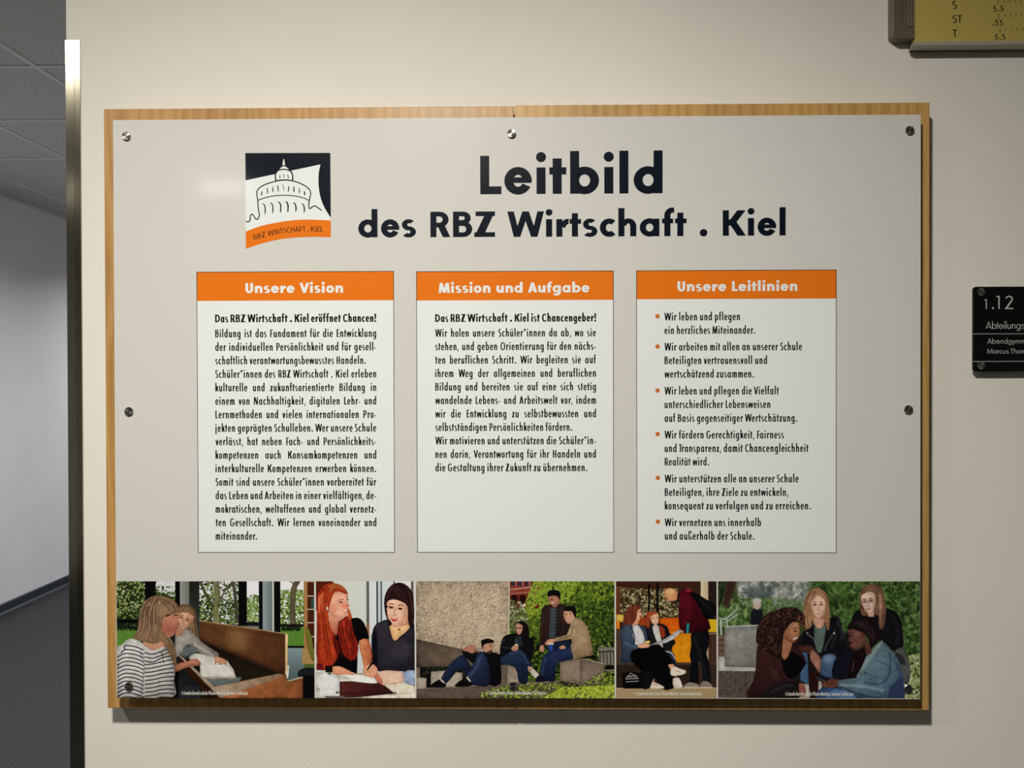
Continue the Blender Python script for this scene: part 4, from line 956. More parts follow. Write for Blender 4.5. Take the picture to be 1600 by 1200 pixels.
p.hair([(200,95),(80,180),(70,400),(60,700),(80,860)],[(260,130),(180,200),(150,400),(200,620),(230,780)],[(206,92,52),(118,36,24),(222,110,60),(150,56,36),(190,70,42)],190,7); p.hair([(250,430),(260,560),(300,700),(330,770)],[(360,420),(390,560),(420,650),(400,760)],[(190,66,44),(100,28,22),(214,90,56),(60,18,16)],110,7)
p.hair([(150,110),(220,95),(300,130),(330,180)],[(170,180),(210,140),(270,150),(320,175)],[(224,150,90),(190,110,66),(160,84,50)],50,6); p.hair([(60,200),(66,300),(60,380)],[(120,150),(110,250),(120,360)],[(214,130,90),(176,84,56)],30,6); p.ell(150,318,8,16,(214,206,200))
p.hair([(190,560),(210,660),(240,770)],[(260,600),(270,680),(300,760)],[(50,14,14),(120,36,26)],30,7)
# table, hands, folder
p.poly([(36,880),(150,900),(300,930),(830,985),(935,1030),(935,1125),(36,1125)],(214,208,196)); p.poly([(36,910),(140,880),(260,930),(260,1070),(180,1105),(36,1118)],(222,220,216)); p.poly([(140,905),(300,920),(420,970),(540,985),(560,950),(480,915),(300,900)],(236,230,218),sm=2)
p.poly([(258,972),(420,965),(560,975),(640,980),(750,1078),(420,1112),(258,1116)],(94,50,46),col2=(70,36,36),g=((300,970),(600,1100))); p.poly([(830,1060),(930,1040),(935,1125),(300,1125),(500,1105),(760,1088)],(232,222,200)); p.rect(130,1100,300,1125,(110,104,104)); p.poly([(300,960),(400,945),(560,945),(600,985),(540,988),(420,975)],(240,234,224))
p.poly([(640,990),(830,975),(935,1010),(935,1080),(760,1085)],(228,216,190)); p.poly([(820,890),(930,870),(930,1000),(840,975)],(150,164,190),sm=2)
p.poly([(165,870),(190,840),(260,835),(330,865),(388,900),(380,915),(300,905),(250,915),(200,900)],(214,150,120),sm=3); p.rect(130,830,195,890,(20,14,16),a=.95); p.rect(50,810,110,870,(110,30,40)); p.line([(170,880),(175,905),(150,895)],10,(70,50,40))
p.poly([(470,860),(500,825),(545,810),(590,840),(600,890),(570,935),(510,925),(475,905)],(222,160,132),sm=3); p.line([(575,768),(540,820),(505,868)],20,(22,18,20),w2=12); p.line([(390,900),(478,902)],9,(150,130,70),sm=0); p.line([(505,868),(480,920)],6,(200,180,120),sm=0)
p.poly([(600,900),(640,875),(720,872),(820,890),(835,960),(790,985),(690,1000),(640,1000),(612,960)],(228,186,164),sm=3); [p.line([(610+i*6,905+i*24),(700,915+i*20)],4,(180,120,100),a=.7) for i in range(4)]; p.poly([(570,930),(602,900),(640,960),(640,1000),(600,975)],(190,120,100),sm=2)
p.ell(70,1045,14,18,(180,176,168)); p.ell(236,1068,10,9,(70,60,56))
p.finish('writing', 'printed photograph of a red haired and a dark haired student writing together', '©Landesberufsschule Photo+Medien, Bela Klopsch', (527,619,1084.9), True, sat=1.04)

# ---- photograph 3: four students by a concrete wall
p = Pic((650.0,908.2,960.4,1091.0), (640,895), 0.20625, (60,66,36), 7)
p.rect(740,55,1560,860,(84,106,30)); p.dabs([(740,55),(1560,55),(1560,800),(740,800)], [(128,150,40),(104,128,34),(74,96,28),(50,68,24),(150,172,56)], 2400, (7,18), a=.85)
p.dabs([(1000,250),(1560,200),(1560,560),(1360,600),(1000,500)], [(40,56,20),(56,76,26),(72,98,34)], 900, (7,15)); p.dabs([(980,60),(1300,60),(1250,160),(960,330),(860,300)], [(160,184,56),(142,166,48),(120,144,40)], 480, (8,16)); p.dabs([(900,480),(1560,520),(1560,760),(900,800)], [(18,26,14),(30,42,20),(46,58,26)], 700, (8,16))
p.rect(760,55,980,270,(120,44,34)); p.rect(760,100,985,165,(150,66,52)); [p.rect(775+i*52,62,800+i*52,98,(60,60,70)) for i in range(4)]; [p.rect(802+i*52,60,812+i*52,100,(186,110,96)) for i in range(4)]; p.line([(760,128),(985,100)],7,(214,170,150),sm=0); p.line([(760,160),(960,140)],6,(196,130,110),sm=0); [p.ell(795+i*62,200,24,36,(52,18,16)) for i in range(3)]; p.ell(870,244,9,12,(240,226,180))
p.dabs([(940,60),(1030,60),(1000,200),(900,330),(870,240)], [(150,172,50),(120,144,40)], 260, (8,16))
p.dabs([(755,200),(850,220),(900,330),(900,420),(760,460)], [(120,122,80),(178,176,140),(70,78,44),(96,104,56)], 330, (6,14)); p.rect(1430,560,1560,700,(150,140,130),blur=10,a=.8); [p.line([(1440+i*26,590),(1450+i*26,760)],6,(40,36,34),sm=0) for i in range(5)]; p.line([(1430,600),(1560,590)],9,(60,54,50),sm=0)
p.rect(1480,700,1560,800,(24,26,18)); p.line([(1480,740),(1560,735)],8,(150,140,130),sm=0)
p.poly([(44,55),(757,55),(752,470),(690,620),(395,580),(44,505)],(176,154,126),col2=(196,172,142),g=((60,100),(700,500)))
p.dabs([(44,55),(757,55),(752,470),(690,620),(395,580),(44,505)], [(204,184,156),(148,124,98),(190,166,140),(132,108,84),(214,196,170)], 4200, (3,7), a=.8); p.dabs([(44,55),(757,55),(752,460),(690,600),(395,575),(44,500)], [(60,46,36)], 90, (3,6))
p.line([(757,55),(752,480)],7,(214,196,166),sm=0)
p.poly([(44,503),(395,580),(560,600),(560,700),(44,722)],(96,80,68),col2=(120,102,86),g=((44,600),(500,600))); p.rect(44,715,700,880,(24,26,22)); p.dabs([(80,710),(420,700),(420,780),(80,780)],[(44,54,34),(64,72,44)],100,(6,12))
p.poly([(44,790),(126,800),(124,880),(44,885)],(168,152,134)); p.poly([(160,752),(270,742),(400,760),(400,880),(158,870)],(172,156,138)); p.rect(44,720,76,800,(130,110,92))
p.poly([(675,700),(745,700),(850,740),(850,850),(672,850)],(150,134,116)); p.poly([(675,700),(745,698),(738,840),(672,845)],(112,98,84)); p.poly([(1140,662),(1300,645),(1475,690),(1478,840),(1290,850),(1138,815)],(146,126,106),tex=4); p.poly([(1290,648),(1475,690),(1478,840),(1290,852)],(128,112,96)); p.line([(1142,664),(1300,646),(1475,690)],8,(190,172,148),sm=0)
p.poly([(44,884),(500,850),(860,828),(1140,820),(1300,850),(1560,860),(1560,960),(44,960)],(104,88,78),tex=6); p.line([(44,884),(690,846),(1140,822)],8,(160,142,124),sm=0); p.poly([(1140,822),(1300,850),(1290,875),(1130,850)],(62,54,46))
p.dabs([(540,900),(760,850),(1000,830),(1300,850),(1430,760),(1560,740),(1560,955),(540,955)], [(150,168,44),(120,140,40),(178,194,76),(84,100,34),(58,66,30)], 900, (6,13)); p.dabs([(1150,870),(1560,850),(1560,955),(1000,955)], [(160,184,40),(190,206,70)], 350, (7,15))
# reclining man
p.poly([(400,600),(500,612),(545,600),(600,600),(690,620),(690,700),(692,842),(600,850),(590,700),(480,690),(440,650)],(20,19,22),sm=2); p.poly([(395,600),(430,580),(500,600),(520,640),(440,660)],(22,21,26),sm=2)
p.poly([(385,626),(420,640),(462,710),(440,790),(380,730),(280,838),(236,810),(300,700)],(44,58,92),sm=3,col2=(26,34,58),g=((300,650),(420,800))); p.poly([(520,612),(560,608),(600,690),(604,850),(490,852),(425,780),(480,700)],(50,66,100),sm=3,col2=(28,38,62),g=((470,650),(600,800))); p.line([(540,640),(500,720),(450,790)],14,(86,106,140),a=.6,blur=6)
p.poly([(150,862),(220,810),(262,830),(274,868),(200,874)],(20,18,18),sm=2); p.poly([(336,858),(420,796),(460,826),(470,858),(400,866)],(22,19,19),sm=2); p.line([(232,810),(262,838)],14,(190,180,170),sm=0); p.line([(430,790),(460,826)],14,(200,190,180),sm=0)
p.poly([(400,590),(430,560),(470,545),(495,560),(500,600),(470,612),(440,600)],(182,120,94),sm=3); p.line([(470,550),(492,548)],8,(190,130,100)); p.poly([(556,540),(625,530),(634,570),(622,608),(588,612),(560,590)],(196,140,110),sm=2); p.ell(612,555,8,4,(50,34,30)); p.poly([(580,600),(626,588),(618,612),(590,614)],(64,40,32),a=.8,sm=2); p.poly([(543,540),(545,512),(590,498),(636,512),(634,530),(585,536),(560,550),(554,580)],(26,20,20),sm=2)
# seated woman
p.poly([(685,570),(710,490),(760,464),(860,460),(930,510),(940,620),(880,700),(740,690),(690,690)],(24,24,28),sm=2); p.line([(722,500),(696,560),(790,572)],14,(70,70,76),a=.6); p.poly([(800,480),(850,480),(860,560),(810,560)],(50,52,60))
p.poly([(690,650),(760,600),(830,578),(880,620),(930,700),(900,722),(892,832),(830,832),(800,720),(700,690)],(44,62,92),sm=3,col2=(30,42,66),g=((750,600),(880,800))); p.line([(760,620),(840,600),(900,690)],12,(78,100,136),a=.6,blur=6); p.line([(850,680),(870,820)],18,(28,38,60),a=.7,blur=6)
p.poly([(895,716),(918,712),(982,772),(975,800),(945,795),(905,745)],(210,196,180),sm=2); p.poly([(892,720),(912,710),(930,735),(912,750)],(190,130,104)); p.poly([(800,420),(800,385),(840,366),(890,385),(908,450),(900,560),(870,580),(850,480),(806,460)],(30,22,22),sm=3); p.face(830,424,56,84,0,(196,140,112),look=-1,glasses=True,smile=0); p.poly([(803,400),(845,372),(880,400),(860,400),(830,386)],(30,22,22),sm=2)
p.poly([(770,570),(800,545),(826,560),(815,590),(780,592)],(190,134,106),sm=2); p.poly([(796,500),(822,500),(818,560),(800,560)],(60,66,78)); p.rect(796,540,822,556,(210,180,150))
# standing man
p.poly([(985,520),(1000,280),(1060,240),(1160,235),(1215,290),(1225,470),(1200,560),(1040,560),(1000,560)],(66,44,40),sm=2,col2=(46,30,28),g=((1000,300),(1200,500))); p.line([(1010,300),(1000,420),(992,540)],16,(92,66,58),a=.5,blur=5); p.line([(1150,260),(1165,400),(1150,520)],10,(92,66,58),a=.5,blur=5)
p.poly([(1070,265),(1120,262),(1112,480),(1056,500)],(62,68,74)); [p.line([(1062,290+i*26),(1116,286+i*26)],6,(26,32,38),sm=0) for i in range(8)]; [p.line([(1072+i*14,270),(1066+i*14,490)],4,(120,128,132),sm=0,a=.7) for i in range(3)]; p.poly([(1045,500),(1240,520),(1240,600),(1130,590),(1050,600)],(30,40,66))
p.poly([(1052,180),(1130,165),(1140,215),(1110,262),(1080,250),(1056,220)],(168,112,88),sm=2); p.ell(1078,200,10,4,(50,34,30),10); p.line([(1070,226),(1100,224)],6,(226,210,196)); p.poly([(1048,180),(1050,140),(1100,126),(1142,150),(1140,210),(1125,180),(1085,170)],(24,18,20),sm=2)
p.poly([(985,560),(1012,545),(1020,580),(1008,600),(988,592)],(184,128,100),sm=2)
# seated man in beige jacket
p.poly([(1010,640),(1060,600),(1160,572),(1240,580),(1245,650),(1180,668),(1110,700),(1104,818),(1040,822),(960,828),(985,760)],(42,58,96),sm=3,col2=(26,36,64),g=((1050,600),(1050,800))); p.line([(1030,640),(1010,730),(1000,800)],16,(76,98,140),a=.5,blur=6); p.poly([(950,822),(985,770),(1030,800),(1030,826)],(24,28,50),sm=2)
p.poly([(1240,640),(1220,560),(1230,500),(1110,522),(1105,490),(1190,470),(1222,380),(1262,340),(1320,370),(1360,450),(1390,600),(1380,622),(1250,655)],(186,156,118),sm=2,col2=(158,128,94),g=((1200,400),(1380,600))); p.line([(1230,400),(1225,470),(1140,500)],8,(140,112,84),a=.8); p.line([(1290,380),(1260,500),(1250,640)],6,(216,188,150),a=.6); p.line([(1250,652),(1385,618)],10,(150,120,86),sm=0); p.poly([(1250,655),(1390,622),(1420,650),(1300,650)],(18,16,18))
p.poly([(1166,300),(1190,280),(1240,290),(1256,340),(1220,386),(1190,378),(1172,345)],(196,142,112),sm=2); p.ell(1186,314,8,4,(50,34,30)); p.poly([(1170,278),(1200,250),(1250,256),(1262,300),(1256,338),(1240,310),(1225,290),(1190,290)],(26,20,20),sm=2); p.ell(1218,306,8,13,(186,128,100))
p.poly([(1022,540),(1050,505),(1105,500),(1108,520),(1070,530),(1050,550)],(190,134,104),sm=2); p.poly([(1050,540),(1088,540),(1084,592),(1056,592)],(40,76,150)); p.rect(1048,528,1092,544,(222,200,170)); p.poly([(1130,570),(1160,548),(1185,565),(1160,580)],(190,134,104),sm=2)
p.finish('wall_break', 'printed photograph of four students sitting by a pebbled concrete wall and green trees', '©Landesberufsschule Photo+Medien, Pia Krause', (761,853,1085.2))

# ---- photograph 4: three students at a bench
p = Pic((962.4,908.2,1119.8,1091.0), (955,895), 0.175, (60,44,32), 9)
p.rect(40,70,945,440,(66,48,36)); p.rect(40,70,800,130,(74,46,32)); p.line([(45,130),(330,158)],7,(176,130,96),sm=0); p.rect(45,135,80,420,(110,66,44)); p.dabs([(80,140),(600,140),(610,400),(440,410),(80,410)], [(124,112,78),(86,78,50),(176,164,128),(60,52,34),(100,92,58)], 620, (8,18), a=.85)
p.dabs([(100,150),(600,170),(600,380),(120,380)], [(186,176,140),(140,130,92)], 160, (8,16)); p.rect(330,100,346,400,(20,16,16)); p.rect(402,90,424,400,(20,16,16)); p.rect(45,372,112,440,(190,150,84)); p.ell(78,400,34,30,(214,176,90)); p.rect(45,430,75,500,(220,130,40)); p.rect(800,75,866,820,(222,200,170),col2=(190,166,138),g=((800,100),(866,100))); p.rect(866,70,945,600,(52,42,36)); p.rect(866,415,945,528,(216,176,44))
p.rect(866,530,945,820,(90,66,54)); [p.rect(885+i*28,545,892+i*28,810,(50,36,30)) for i in range(3)]; p.line([(866,545),(945,540)],8,(160,140,124),sm=0)
p.poly([(432,405),(600,398),(612,400),(620,520),(432,530)],(206,100,26)); p.rect(500,520,610,545,(226,130,40)); p.poly([(560,545),(715,538),(715,815),(570,815),(540,700)],(220,140,30)); p.rect(240,400,340,470,(160,76,30))
p.rect(45,500,120,800,(88,72,60)); p.rect(45,800,945,1040,(58,46,38),tex=3); p.rect(45,800,945,822,(86,70,58)); p.rect(715,820,945,1035,(70,54,44)); p.rect(45,1030,945,1125,(168,146,112),tex=5); p.line([(45,1036),(945,1028)],9,(190,168,134),sm=0)
# standing man
p.poly([(720,520),(865,512),(872,640),(850,720),(872,800),(890,960),(890,985),(820,985),(812,860),(775,760),(780,985),(700,985),(712,800),(700,740),(715,640)],(22,24,28),sm=2); p.line([(760,620),(800,760),(850,960)],24,(64,66,74),a=.45,blur=10); p.line([(760,560),(740,620)],20,(70,74,82),a=.4,blur=8)
p.poly([(605,460),(602,320),(612,230),(640,170),(720,165),(800,230),(860,400),(882,470),(870,512),(700,532),(650,540),(615,500)],(98,24,38),sm=2,col2=(60,12,24),g=((640,200),(840,500))); p.line([(700,260),(690,380),(620,480)],16,(132,40,54),a=.4,blur=10); p.poly([(600,200),(640,140),(700,150),(760,190),(700,200),(620,210)],(86,20,34),sm=2); p.line([(790,260),(740,400),(700,520)],14,(50,10,20),a=.6,blur=8)
p.poly([(700,180),(760,185),(870,250),(930,290),(935,360),(880,410),(830,390),(780,300)],(22,20,22),sm=3); p.line([(790,230),(850,300),(900,330)],7,(80,76,74),a=.6); p.ell(690,155,26,18,(150,50,70),a=.8)
p.poly([(474,200),(480,150),(530,136),(590,165),(600,210),(590,262),(560,275),(525,262),(505,245),(490,248)],(206,150,110),sm=3); p.ell(530,165,44,24,(234,186,140),a=.7,blur=10); p.poly([(520,255),(560,250),(592,235),(588,275),(550,278)],(60,40,34),sm=2,a=.9); p.ell(497,226,9,5,(60,40,34)); p.line([(600,180),(596,240),(612,260)],12,(30,16,20))
p.poly([(676,450),(698,450),(690,550),(668,530)],(40,140,140)); p.poly([(610,500),(650,520),(640,542),(612,535)],(190,130,100))
p.poly([(640,1015),(700,975),(785,1000),(785,1025),(650,1028)],(150,136,124),sm=2); p.poly([(790,1010),(820,965),(880,980),(905,1015),(900,1026),(800,1026)],(140,126,116),sm=2); p.line([(650,1022),(785,1024)],8,(214,200,186),sm=0); p.line([(795,1022),(900,1024)],8,(214,200,186),sm=0)
# right seated woman
p.poly([(310,520),(330,480),(420,450),(500,480),(530,560),(575,620),(540,660),(480,700),(420,680),(330,600)],(34,34,40),sm=2); p.poly([(365,480),(420,470),(440,560),(465,680),(440,690),(400,600)],(206,200,190),sm=2); p.poly([(440,470),(475,500),(480,570),(450,580),(425,480)],(140,60,36),sm=2)
p.poly([(310,470),(300,400),(330,350),(390,345),(410,380),(350,400),(345,480),(325,500)],(150,76,48),sm=3); p.face(388,410,80,110,-8,(228,172,144),look=1,smile=2); p.poly([(325,400),(340,360),(390,348),(415,372),(380,372),(345,400)],(166,90,58),sm=2)
p.poly([(460,700),(540,700),(572,760),(575,830),(520,820),(480,760)],(46,56,76),sm=2); p.line([(462,700),(530,712),(572,770)],12,(206,200,196))
# left seated woman
p.poly([(80,560),(110,470),(190,450),(290,480),(320,560),(320,640),(240,690),(180,740),(180,800),(80,800),(95,680)],(78,90,106),sm=2,col2=(58,68,84),g=((100,480),(160,780))); p.poly([(190,470),(240,470),(285,540),(295,630),(210,640)],(206,200,200),sm=2); p.line([(170,470),(205,560),(205,640)],10,(50,60,76)); p.line([(110,620),(190,660),(230,665)],18,(98,112,128),a=.7,blur=4)
p.poly([(185,700),(330,650),(430,640),(500,720),(560,800),(560,830),(510,830),(560,900),(560,960),(430,1030),(400,940),(340,1000),(290,900),(180,790)],(14,12,15),sm=2); p.poly([(280,880),(380,880),(390,960),(340,1030),(270,1030)],(16,14,18),sm=2); p.poly([(400,820),(520,850),(560,930),(560,1030),(430,1030)],(16,14,17),sm=2)
p.poly([(160,420),(235,400),(245,450),(215,470),(180,465)],(206,146,116),sm=2); p.poly([(210,330),(250,300),(268,320),(262,350),(278,378),(262,388),(255,425),(225,430),(205,400)],(222,164,134),sm=2); p.line([(250,392),(266,386)],5,(180,70,60)); p.ell(254,346,8,4,(60,40,30))
p.poly([(100,470),(120,380),(150,310),(200,284),(250,295),(262,318),(235,340),(225,400),(190,460),(130,465)],(122,66,48),sm=3); p.hair([(180,290),(140,350),(110,465)],[(230,295),(215,370),(180,460)],[(160,92,64),(86,44,32),(140,78,56)],60,7)
p.poly([(330,650),(480,590),(610,505),(630,520),(560,590),(490,625),(350,648)],(190,186,190),sm=0,col2=(214,210,208),g=((340,640),(620,520))); p.line([(350,648),(490,598),(620,512)],5,(120,114,116),sm=0); p.poly([(236,650),(290,630),(345,640),(330,668),(250,672)],(222,162,130),sm=2); p.poly([(300,610),(345,605),(345,630),(300,632)],(220,190,110))
p.poly([(505,820),(550,812),(580,850),(540,890)],(222,164,134)); p.poly([(525,880),(560,835),(600,850),(665,872),(660,900),(600,918),(540,920)],(226,206,188),sm=2); p.poly([(350,950),(385,948),(380,985)],(214,156,126)); p.poly([(336,1030),(345,975),(390,978),(466,1016),(462,1034)],(222,204,186),sm=2); p.poly([(550,945),(605,938),(636,1010),(625,1030),(560,1030)],(222,206,192),sm=2); p.line([(370,1000),(420,1005)],6,(190,120,90)); p.line([(560,870),(620,890)],6,(200,150,120))
p.poly([(92,880),(110,920),(240,900),(290,880),(370,882),(380,940),(340,1036),(105,1036)],(24,22,28),sm=1); p.poly([(105,900),(180,880),(268,900),(270,1036),(108,1036)],(16,14,17))
for (a_, b_, c_, d_) in ((130,945,175,895),(175,895,235,935),(125,950,245,945),(140,925,225,918),(130,975,245,968)): p.line([(a_,b_),(c_,d_)],5,(196,190,180),sm=0)
[p.line([(142+i*20,925),(142+i*20,942)],4,(196,190,180),sm=0) for i in range(5)]
p.finish('bench', 'printed photograph of a standing student in dark red talking to two seated students', '©Landesberufsschule Photo+Medien, Sandra Kowalczyk', (992,1095.5,1086.4), sat=1.0)

# ---- photograph 5: four students on a bench
p = Pic((1121.8,908.2,1437.3,1091.4), (1115,895), 0.2219, (76,92,56), 11)
p.rect(25,55,1460,900,(70,92,46)); p.dabs([(640,55),(1460,55),(1460,600),(640,600)], [(84,120,56),(56,84,40),(112,146,78),(40,60,30),(96,130,60)], 1100, (12,34), a=.6); p.dabs([(900,60),(1460,60),(1460,560),(1300,560)], [(120,150,80),(46,66,32),(70,100,46)], 600, (9,24), a=.6)
p.poly([(160,60),(680,60),(650,230),(200,230)],(168,170,162),blur=20); p.dabs([(170,60),(680,60),(640,220),(170,200)], [(196,196,186),(120,130,122),(90,100,90),(150,152,146)], 300, (10,28), a=.6); p.poly([(230,100),(420,120),(400,280),(240,250)],(74,86,84),blur=16,a=.7)
p.dabs([(30,180),(420,180),(420,380),(30,380)], [(78,112,50),(112,144,76),(52,76,38),(136,160,98)], 380, (10,26), a=.6); p.dabs([(380,160),(660,200),(640,300),(380,300)], [(84,112,64),(120,140,98)], 120, (10,24), a=.6); p.poly([(90,60),(160,60),(110,230),(60,240)],(76,48,40),blur=10); p.dabs([(30,60),(90,60),(60,200),(30,260)], [(40,52,34),(60,80,46)], 80, (10,20))
p.line([(36,320),(90,322),(170,250)],14,(196,206,196),a=.8); p.line([(40,352),(96,340),(170,290)],12,(186,196,186),a=.8); p.line([(50,330),(54,460)],12,(180,188,178)); p.line([(95,330),(98,380)],9,(180,188,178))
p.poly([(262,290),(285,250),(330,255),(350,290),(330,380),(268,372)],(34,36,46),sm=2,blur=3); p.ell(306,222,30,38,(196,168,156),blur=4); p.ell(306,196,30,18,(190,186,180),blur=4)
p.rect(30,440,78,590,(120,96,82)); [p.rect(30,470+i*38,78,478+i*38,(80,62,54)) for i in range(3)]; p.poly([(78,380),(330,370),(340,670),(76,660)],(150,148,142),col2=(122,120,112),g=((80,400),(300,650)),tex=3); p.line([(78,380),(330,370)],9,(186,186,180),sm=0); p.poly([(34,590),(76,590),(80,662),(330,668),(330,704),(34,692)],(186,180,170)); p.rect(30,694,320,900,(98,86,78),tex=12,ts=5); p.line([(228,700),(228,900)],5,(60,52,48),sm=0)
p.poly([(1330,600),(1460,560),(1460,900),(1330,900)],(150,160,104)); p.dabs([(1330,590),(1460,560),(1460,900),(1320,900)], [(190,196,140),(120,134,74),(70,86,44),(214,214,170),(150,166,96)], 380, (7,15))
# rear right woman
p.poly([(420,560),(640,420),(1000,420),(1150,600),(1200,900),(420,900)],(44,36,38),blur=8)
p.poly([(970,330),(1000,270),(1060,260),(1220,250),(1300,290),(1330,400),(1330,560),(1250,540),(1180,480),(980,340)],(30,28,34),sm=2); p.line([(1260,300),(1300,400),(1290,520)],16,(58,56,66),a=.6,blur=8); p.poly([(1330,520),(1370,600),(1385,700),(1370,780),(1330,760),(1300,600),(1270,560)],(96,94,92),sm=3); p.poly([(1290,560),(1340,600),(1350,650),(1290,620)],(60,58,60),sm=2)
p.poly([(1030,250),(1032,150),(1060,95),(1120,78),(1180,105),(1202,180),(1215,260),(1200,380),(1170,390),(1160,300),(1090,300),(1050,300)],(128,92,70),sm=3); p.hair([(1090,90),(1045,150),(1040,220),(1050,300)],[(1110,90),(1080,150),(1060,220),(1070,300)],[(170,126,98),(96,66,50),(196,150,120)],30,6); p.hair([(1120,85),(1180,160),(1190,260),(1180,385)],[(1110,100),(1150,180),(1160,280),(1165,385)],[(176,128,98),(96,64,48),(206,150,116)],50,6)
p.poly([(1080,270),(1130,270),(1130,310),(1090,310)],(200,150,128)); p.face(1093,205,104,150,-6,(222,176,154),lip=(176,84,80),smile=0,look=-1,glasses=True); p.poly([(1038,160),(1060,110),(1120,90),(1165,140),(1160,200),(1140,150),(1090,130)],(140,102,78),sm=2)
# rear blonde woman
p.poly([(620,520),(630,420),(660,380),(740,360),(850,305),(900,350),(915,480),(940,540),(880,600),(860,560),(740,580),(680,560)],(28,28,34),sm=2); p.poly([(710,370),(790,370),(780,470),(760,560),(720,540)],(96,114,106),sm=2); p.line([(655,430),(700,460),(728,520)],6,(150,150,154)); p.line([(860,400),(800,500),(780,550)],6,(110,110,116)); p.line([(870,330),(905,420),(900,480)],20,(76,80,92),a=.6,blur=8); p.line([(860,430),(830,530)],12,(84,86,96),a=.5,blur=5); p.ell(660,424,6,6,(210,210,210)); p.ell(850,425,6,6,(210,210,210)); p.line([(640,400),(680,460)],12,(66,68,78),a=.6)
p.poly([(632,270),(640,190),(680,125),(730,105),(790,140),(815,230),(818,380),(800,400),(780,330),(700,330),(690,380),(640,395)],(176,126,86),sm=3); p.poly([(700,320),(780,320),(775,372),(740,395),(712,370)],(206,150,124),sm=2); p.hair([(710,110),(650,180),(640,280),(655,385)],[(730,120),(700,200),(685,280),(690,370)],[(222,172,124),(130,86,60),(196,142,98),(236,190,146)],70,6); p.hair([(735,110),(800,180),(810,290),(805,395)],[(730,125),(780,220),(790,300),(785,380)],[(216,164,116),(140,92,62),(180,126,88)],60,6)
p.face(737,232,112,160,-4,(226,172,146),lip=(190,90,84),smile=2,look=0); p.poly([(680,190),(720,140),(780,170),(790,220),(770,175),(725,160),(695,200)],(190,140,98),sm=2)
# jeans of the blonde
p.poly([(755,620),(790,575),(850,575),(866,620),(850,700),(835,745),(760,740)],(88,112,140),sm=3,col2=(60,82,112),g=((780,600),(800,740))); p.ell(810,610,34,26,(140,164,190),a=.5,blur=12); p.poly([(850,620),(930,550),(980,560),(960,700),(840,745)],(28,30,44),sm=2)
p.poly([(600,560),(660,560),(672,790),(610,760)],(72,104,136),sm=1); p.poly([(610,780),(672,785),(680,900),(600,890)],(186,172,156),sm=1); p.poly([(672,700),(740,700),(735,900),(680,900)],(60,28,24)); p.poly([(740,760),(760,760),(770,870),(735,900)],(170,160,150))
# left woman, curly hair and burgundy coat
p.poly([(310,510),(400,540),(470,600),(560,500),(620,560),(655,640),(600,700),(560,770),(620,790),(640,830),(560,900),(235,900),(280,760),(300,650)],(84,44,46),sm=2,col2=(54,28,30),g=((320,550),(500,850))); p.poly([(480,590),(560,560),(650,640),(560,750),(500,720),(470,640)],(16,14,18),sm=2); p.line([(470,600),(500,720),(560,760)],8,(120,80,76),a=.6)
p.poly([(370,830),(460,780),(540,765),(600,800),(620,840),(560,900),(340,900)],(40,34,38),sm=2); p.line([(400,840),(500,800),(560,790)],14,(86,78,82),a=.5,blur=6); p.poly([(600,780),(640,790),(650,860),(610,870)],(150,90,76),sm=2); [p.line([(390+i*8,670+i*22),(450+i*6,700+i*18)],6,(130,96,94),a=.6) for i in range(4)]
p.poly([(600,520),(640,510),(700,520),(730,570),(755,610),(750,690),(730,700),(715,640),(690,600),(660,560),(605,545)],(96,58,48),sm=2); p.poly([(690,540),(730,570),(755,610),(750,700),(735,690),(700,640),(680,600)],(166,112,92),sm=2)
p.poly([(480,430),(560,420),(545,540),(510,610),(480,590)],(170,112,80),sm=2); p.poly([(500,400),(560,340),(600,350),(602,390),(608,430),(592,470),(560,492),(520,480),(490,440)],(184,126,92),sm=2,col2=(150,94,64),g=((590,380),(510,480))); p.line([(560,468),(590,458)],8,(236,220,206)); p.line([(556,470),(575,480),(592,464)],4,(150,60,54)); p.ell(576,410,13,5,(40,26,22),-8); p.line([(556,394),(592,388)],6,(50,30,26)); p.ell(495,435,9,16,(164,108,80))
p.poly([(300,470),(310,380),(360,300),(430,270),(500,245),(590,250),(640,310),(640,370),(600,350),(550,350),(510,400),(490,440),(480,560),(440,600),(370,550),(310,500)],(44,28,28),sm=3)
p.dabs([(295,480),(310,370),(360,290),(430,262),(500,236),(600,244),(650,310),(630,350),(540,340),(500,420),(470,560),(430,600),(340,540)], [(86,54,46),(56,34,34),(112,76,60),(30,18,20),(72,44,42)], 700, (6,17), el=.22, a=.9); p.dabs([(585,300),(650,300),(650,410),(600,400)], [(140,90,60),(90,56,42)], 60, (5,12), el=.3)
# right woman, denim jacket
p.poly([(1000,720),(1040,620),(1120,560),(1180,480),(1250,540),(1320,650),(1340,780),(1340,900),(1180,880),(1050,880),(880,810),(870,760),(1010,740)],(112,136,146),sm=2,col2=(78,104,124),g=((1050,550),(1300,860))); p.poly([(1100,560),(1180,478),(1190,500),(1120,600),(1060,690),(1010,740),(1040,640)],(140,162,166),sm=2)
p.line([(1240,560),(1240,700),(1180,780),(1060,770)],9,(60,82,100),a=.7); p.line([(1140,610),(1240,660)],6,(70,92,108),a=.8); p.line([(1060,700),(1120,730),(1090,760)],6,(70,92,108),a=.8); p.line([(890,790),(1050,800),(1200,830)],16,(168,186,188),a=.6,blur=6); p.line([(1290,640),(1320,760),(1330,890)],14,(66,80,116),a=.8,blur=6); p.poly([(1240,800),(1330,720),(1345,900),(1220,900)],(56,68,104),sm=1,blur=5,a=.85); p.line([(880,800),(1040,860),(1170,880)],8,(50,60,90),a=.7)
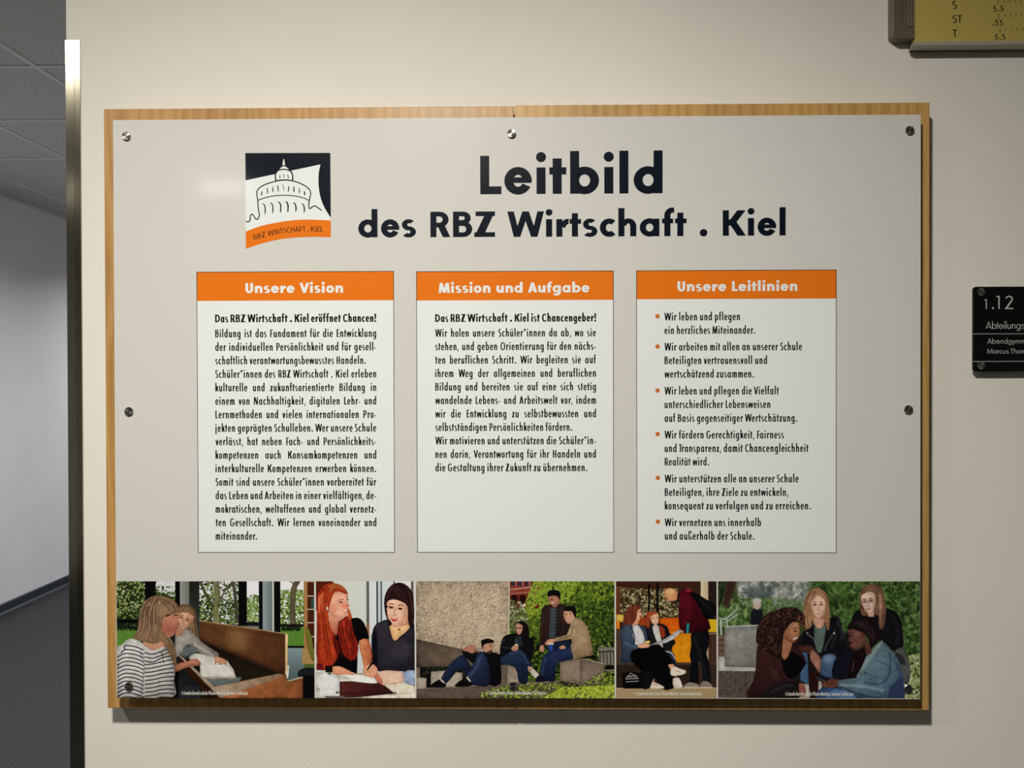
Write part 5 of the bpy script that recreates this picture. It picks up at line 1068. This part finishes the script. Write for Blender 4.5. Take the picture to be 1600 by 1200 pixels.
p.poly([(735,830),(800,805),(880,815),(1050,880),(1040,900),(740,900)],(56,84,128),sm=2); p.poly([(780,880),(860,815),(980,850),(1000,900),(790,900)],(82,118,160),sm=2)
p.poly([(1060,480),(1120,490),(1110,570),(1070,580)],(110,66,56)); p.poly([(945,410),(960,390),(1030,400),(1068,430),(1070,500),(1010,545),(975,530),(965,505),(975,490),(945,478),(958,450)],(120,76,66),sm=2); p.ell(1000,430,30,18,(160,110,98),a=.5,blur=8); p.ell(976,440,14,4,(30,18,18),8); p.line([(958,424),(990,420)],5,(36,22,22)); p.line([(962,508),(980,512),(1000,500)],9,(150,80,80)); p.ell(1052,440,8,16,(106,64,54))
p.poly([(945,395),(960,350),(1010,320),(1090,315),(1150,370),(1165,450),(1160,480),(1110,530),(1090,470),(1065,430),(1030,410),(985,395)],(40,26,30),sm=3); p.poly([(1000,560),(1060,540),(1070,600),(1010,720),(960,745),(945,700),(970,620)],(38,22,28),sm=2); p.hair([(1000,325),(1080,330),(1130,420),(1130,500)],[(960,380),(1040,380),(1090,440),(1110,510)],[(70,48,52),(28,18,22),(96,70,72)],60,6); p.hair([(1010,560),(980,640),(960,740)],[(1060,560),(1040,650),(1000,720)],[(66,40,44),(24,14,18)],36,6); p.line([(990,620),(975,700)],6,(150,120,116),a=.6)
p.poly([(760,790),(790,755),(850,748),(880,760),(870,800),(830,812),(780,806)],(120,72,58),sm=2); [p.line([(790,768+i*13),(860,760+i*14)],4,(70,38,30),a=.7) for i in range(3)]; p.poly([(722,735),(760,720),(820,745),(790,770),(750,765)],(34,36,44),sm=1); p.line([(726,738),(790,768)],4,(140,144,150),sm=0)
p.finish('friends', 'printed photograph of four young women chatting outdoors, one holding a phone', '©Landesberufsschule Photo+Medien, Simona Feddersen', (1227,1333,1086.9))

# thin white print gaps between the photographs
gm = print_mat('print_gap', pc(222, 215, 204))
for xx in (492.6, 649.1, 961.4, 1120.8):
    b = MB(); xa, zt_ = P(xx-1.0, 908.2); xb, zb_ = P(xx+1.0, 1091)
    b.flat([(xa, zb_), (xb, zb_), (xb, zt_), (xa, zt_)], L1); b.build('photo_gap', gm, nb, fix=False)
